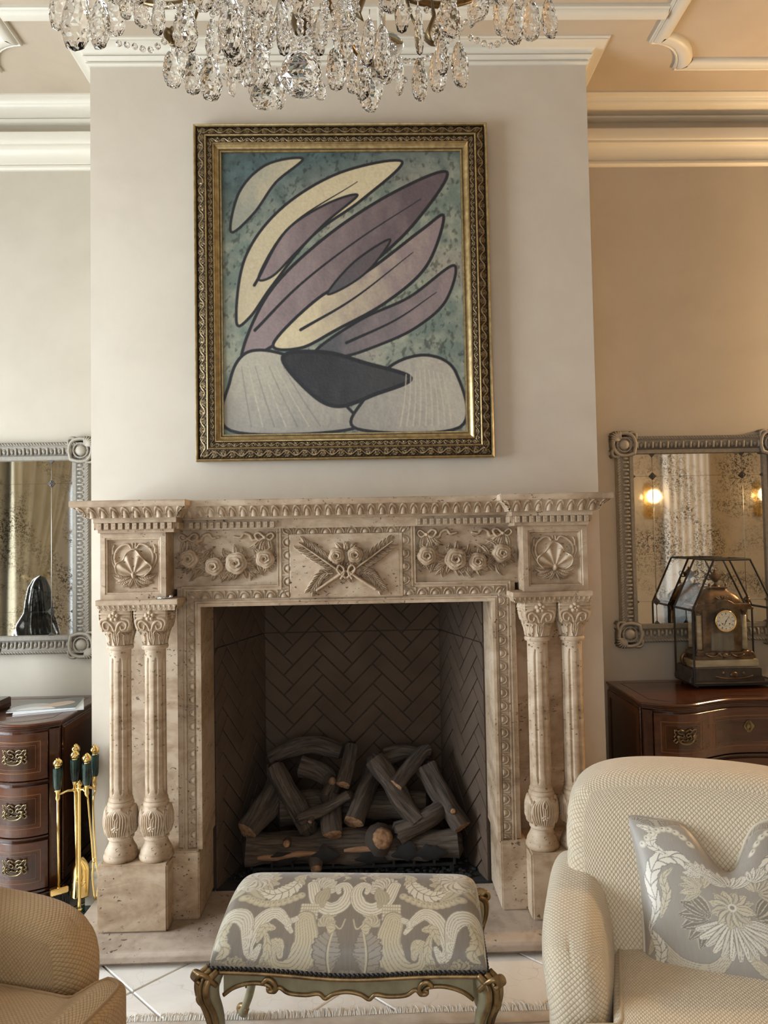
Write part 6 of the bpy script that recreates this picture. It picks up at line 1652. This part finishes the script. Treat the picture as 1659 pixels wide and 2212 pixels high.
def pend(me, x, y, z, rz=None, h=.10):
    o = obj('crystal_drop', me, M_CRY, ch); o.location = (x, y, z); o.rotation_euler = (random.uniform(-.06, .06), random.uniform(-.06, .06), random.uniform(0, 6.28) if rz is None else rz)
    p = obj('pin', pin, M_PIN, o, local=True); p.location = (0, 0, h / 2 - .002); p.matrix_parent_inverse = I4
    return o
random.seed(21)
# stem and arms carry the drops; most of the metalwork is above the picture
obj('stem', MB().lathe([(.012, .10), (.02, .12), (.014, .16), (.012, .19), (.02, .26), (.035, .30), (.03, .36), (.016, .42), (.016, .9), (.03, .95), (.02, 1.0), (.02, 1.19)], (CX, CY, CZ), 20).me(0.7), M_BRZC, ch)
NA = 8
for k in range(NA):
    a = 2 * math.pi * (k + .5) / NA; ca, sa = math.cos(a), math.sin(a); R = .50
    P = cr([(.03, .33), (.16, .27), (.32, .26), (.44, .31), (.50, .38)], 7)
    ar = obj('arm', MB().tube([(CX + r * ca, CY + r * sa, CZ + z) for r, z in P], .008, 10).me(True), M_BRZC, ch)
    obj('bobeche', MB().lathe([(.004, .372), (.05, .385), (.062, .40), (.058, .402), (.012, .39), (.012, .41)], (CX + R * ca, CY + R * sa, CZ), 24).me(0.7), M_CRY, ar)
    obj('candle', MB().lathe([(.012, .408), (.012, .51), (.003, .515)], (CX + R * ca, CY + R * sa, CZ), 14).me(0.7), M_TRIM, ar)
    obj('scroll_leaf', MB().tube([(CX + r * ca, CY + r * sa, CZ + z) for r, z in cr([(.25, .27), (.28, .20), (.325, .165), (.345, .19), (.33, .205)], 6)], [.006] * 8 + [.011] * 8 + [.014] * 6 + [.008] * 3, 8, flat=.5).me(True), M_BRZC, ar)
    for j in range(4):
        b = a + 2 * math.pi * (j + .5) / 4
        pend(drop_for(.058, .104), CX + R * ca + .055 * math.cos(b), CY + R * sa + .055 * math.sin(b), CZ + .325, None, .104)
    a2 = 2 * math.pi * (k + 1.5) / NA
    q0 = Vector((CX + R * ca, CY + R * sa, CZ + .38)); q1 = Vector((CX + R * math.cos(a2), CY + R * math.sin(a2), CZ + .38))
    bead_chain([q0.lerp(q1, t) - Vector((0, 0, .10 * math.sin(math.pi * t))) for t in np.linspace(0, 1, 9)])
# (x, y, z, width, height) of the hanging almond drops
HANG = [(-0.554, -1.6, 2.71, 0.049, 0.108), (-0.505, -1.63, 2.659, 0.069, 0.144), (-0.437, -1.68, 2.612, 0.058, 0.104), (-0.428, -1.55, 2.759, 0.036, 0.081), (-0.356, -1.55, 2.727, 0.034, 0.101), (-0.259, -1.7, 2.587, 0.057, 0.108), (-0.157, -1.76, 2.549, 0.063, 0.131), (-0.318, -1.58, 2.584, 0.046, 0.089), (-0.302, -1.55, 2.638, 0.053, 0.113), (-0.262, -1.62, 2.547, 0.048, 0.093), (-0.213, -1.68, 2.496, 0.054, 0.093), (-0.178, -1.58, 2.648, 0.058, 0.119), (-0.164, -1.5, 2.638, 0.054, 0.088), (-0.115, -1.66, 2.537, 0.053, 0.111), (-0.131, -1.48, 2.59, 0.078, 0.076), (-0.103, -1.44, 2.622, 0.043, 0.087), (0.04, -1.62, 2.556, 0.048, 0.095), (0.062, -1.72, 2.602, 0.054, 0.072), (0.076, -1.54, 2.601, 0.043, 0.102), (0.098, -1.6, 2.559, 0.051, 0.116), (0.112, -1.5, 2.577, 0.061, 0.079), (0.11, -1.7, 2.557, 0.033, 0.11), (0.14, -1.66, 2.566, 0.04, 0.122), (0.15, -1.52, 2.623, 0.041, 0.072), (-0.006, -1.44, 2.627, 0.043, 0.054), (0.218, -1.65, 2.619, 0.025, 0.112), (0.273, -1.72, 2.594, 0.067, 0.083), (0.272, -1.6, 2.601, 0.033, 0.094), (0.27, -1.52, 2.617, 0.045, 0.095), (0.22, -1.62, 2.533, 0.048, 0.093), (0.313, -1.58, 2.592, 0.054, 0.105), (0.369, -1.52, 2.77, 0.052, 0.072), (0.421, -1.65, 2.632, 0.045, 0.102), (0.477, -1.57, 2.699, 0.046, 0.1), (0.509, -1.6, 2.682, 0.049, 0.102), (-0.383, -1.6, 2.766, 0.059, 0.108), (-0.221, -1.7, 2.675, 0.055, 0.11), (-0.102, -1.75, 2.626, 0.053, 0.106), (-0.016, -1.8, 2.577, 0.051, 0.102), (0.152, -1.75, 2.63, 0.053, 0.106), (0.22, -1.6, 2.776, 0.059, 0.108), (0.406, -1.58, 2.782, 0.06, 0.109), (-0.069, -1.65, 2.625, 0.034, 0.114), (-0.0, -1.5, 2.725, 0.042, 0.115), (-0.058, -1.46, 2.732, 0.039, 0.107), (0.058, -1.48, 2.706, 0.042, 0.106), (-0.139, -1.5, 2.737, 0.046, 0.115), (0.194, -1.5, 2.78, 0.042, 0.115), (-0.25, -1.48, 2.718, 0.042, 0.106)]
for i, (x, y, z, w, h) in enumerate(HANG):
    pend(drop_for(w, h), x, y, z, random.uniform(-.5, .5) + (math.pi if i % 2 else 0), h)
    if i % 2 == 0: bead_chain([(x, y, z + h / 2 + .012), (x * .97 + CX * .03, y * .97 + CY * .03, z + h / 2 + .10)], .0068)
CHAINS = [[(-0.428, -1.62, 2.616), (-0.387, -1.62, 2.608), (-0.353, -1.62, 2.6), (-0.317, -1.62, 2.623)], [(-0.203, -1.62, 2.546), (-0.182, -1.62, 2.534), (-0.138, -1.62, 2.534)], [(0.159, -1.62, 2.545), (0.176, -1.62, 2.533), (0.199, -1.62, 2.533)], [(0.325, -1.62, 2.628), (0.355, -1.62, 2.614), (0.38, -1.62, 2.607), (0.41, -1.62, 2.621)], [(-0.023, -1.62, 2.612), (0.007, -1.62, 2.619), (0.039, -1.62, 2.639)], [(-0.228, -1.62, 2.648), (-0.227, -1.62, 2.617), (-0.229, -1.62, 2.582)], [(-0.347, -1.62, 2.704), (-0.259, -1.62, 2.689), (-0.18, -1.62, 2.699)], [(0.177, -1.62, 2.698), (0.207, -1.62, 2.683), (0.247, -1.62, 2.688)], [(0.018, -1.62, 2.709), (0.022, -1.62, 2.647), (0.016, -1.62, 2.607)], [(-0.061, -1.62, 2.709), (-0.067, -1.62, 2.658), (-0.061, -1.62, 2.597)], [(-0.101, -1.62, 2.709), (-0.092, -1.62, 2.637), (-0.107, -1.62, 2.587)], [(-0.141, -1.62, 2.709), (-0.136, -1.62, 2.658)], [(-0.16, -1.62, 2.699), (-0.151, -1.62, 2.617)], [(0.078, -1.62, 2.709), (0.082, -1.62, 2.657), (0.076, -1.62, 2.606)], [(-0.022, -1.62, 2.709), (-0.015, -1.62, 2.647), (-0.028, -1.62, 2.597)], [(-0.284, -1.62, 2.709), (-0.269, -1.62, 2.697), (-0.239, -1.62, 2.704)]]
for c_ in CHAINS: bead_chain([tuple(p) for p in cr(c_, 6)], .0068)
for (x, y, z) in ((-.19, -1.6, 2.64), (.10, -1.58, 2.72), (.25, -1.6, 2.655)):
    obj('brass_leaf', MB().tube([(x, y, z + .08), (x + .006, y, z + .03), (x - .01, y, z - .01), (x + .002, y, z - .028)], [.004, .013, .016, .002], 8, flat=.35).me(True), M_BRZC, ch)
for k in range(14):                                            # dense inner strings of beads
    a = 2 * math.pi * k / 14; R = .10 + .04 * (k % 3)
    bead_chain([(CX + R * math.cos(a), CY + R * math.sin(a), CZ + .08 + .02 * (k % 2)), (CX + R * .9 * math.cos(a), CY + R * .9 * math.sin(a), CZ + .20), (CX + R * .6 * math.cos(a), CY + R * .6 * math.sin(a), CZ + .34)], .0075)
def ball_me(r, n=14, m=10):
    mb = MB(); V = [(0, 0, r)]; F = []
    for i in range(1, m):
        th = math.pi * i / m
        for j in range(n): a = 2 * math.pi * (j + .5 * (i % 2)) / n; V.append((r * math.sin(th) * math.cos(a), r * math.sin(th) * math.sin(a), r * math.cos(th)))
    V.append((0, 0, -r)); B = len(V) - 1
    for j in range(n): F.append((0, 1 + j, 1 + (j + 1) % n)); F.append((B, B - n + (j + 1) % n, B - n + j))
    for i in range(m - 2):
        a, b = 1 + i * n, 1 + (i + 1) * n
        for j in range(n):
            if i % 2 == 0: F += [(a + j, b + j, a + (j + 1) % n), (a + (j + 1) % n, b + j, b + (j + 1) % n)]
            else: F += [(a + j, b + j, b + (j + 1) % n), (a + j, b + (j + 1) % n, a + (j + 1) % n)]
    return mb.add(V, F).me(False)
bl = obj('crystal_ball', ball_me(.041), M_CRY, ch, label='large faceted crystal ball at the bottom centre'); bl.location = (-.022, -1.75, 2.455)
bead_chain([(-.022, -1.75, 2.505), (-.024, -1.73, 2.60)], .008)
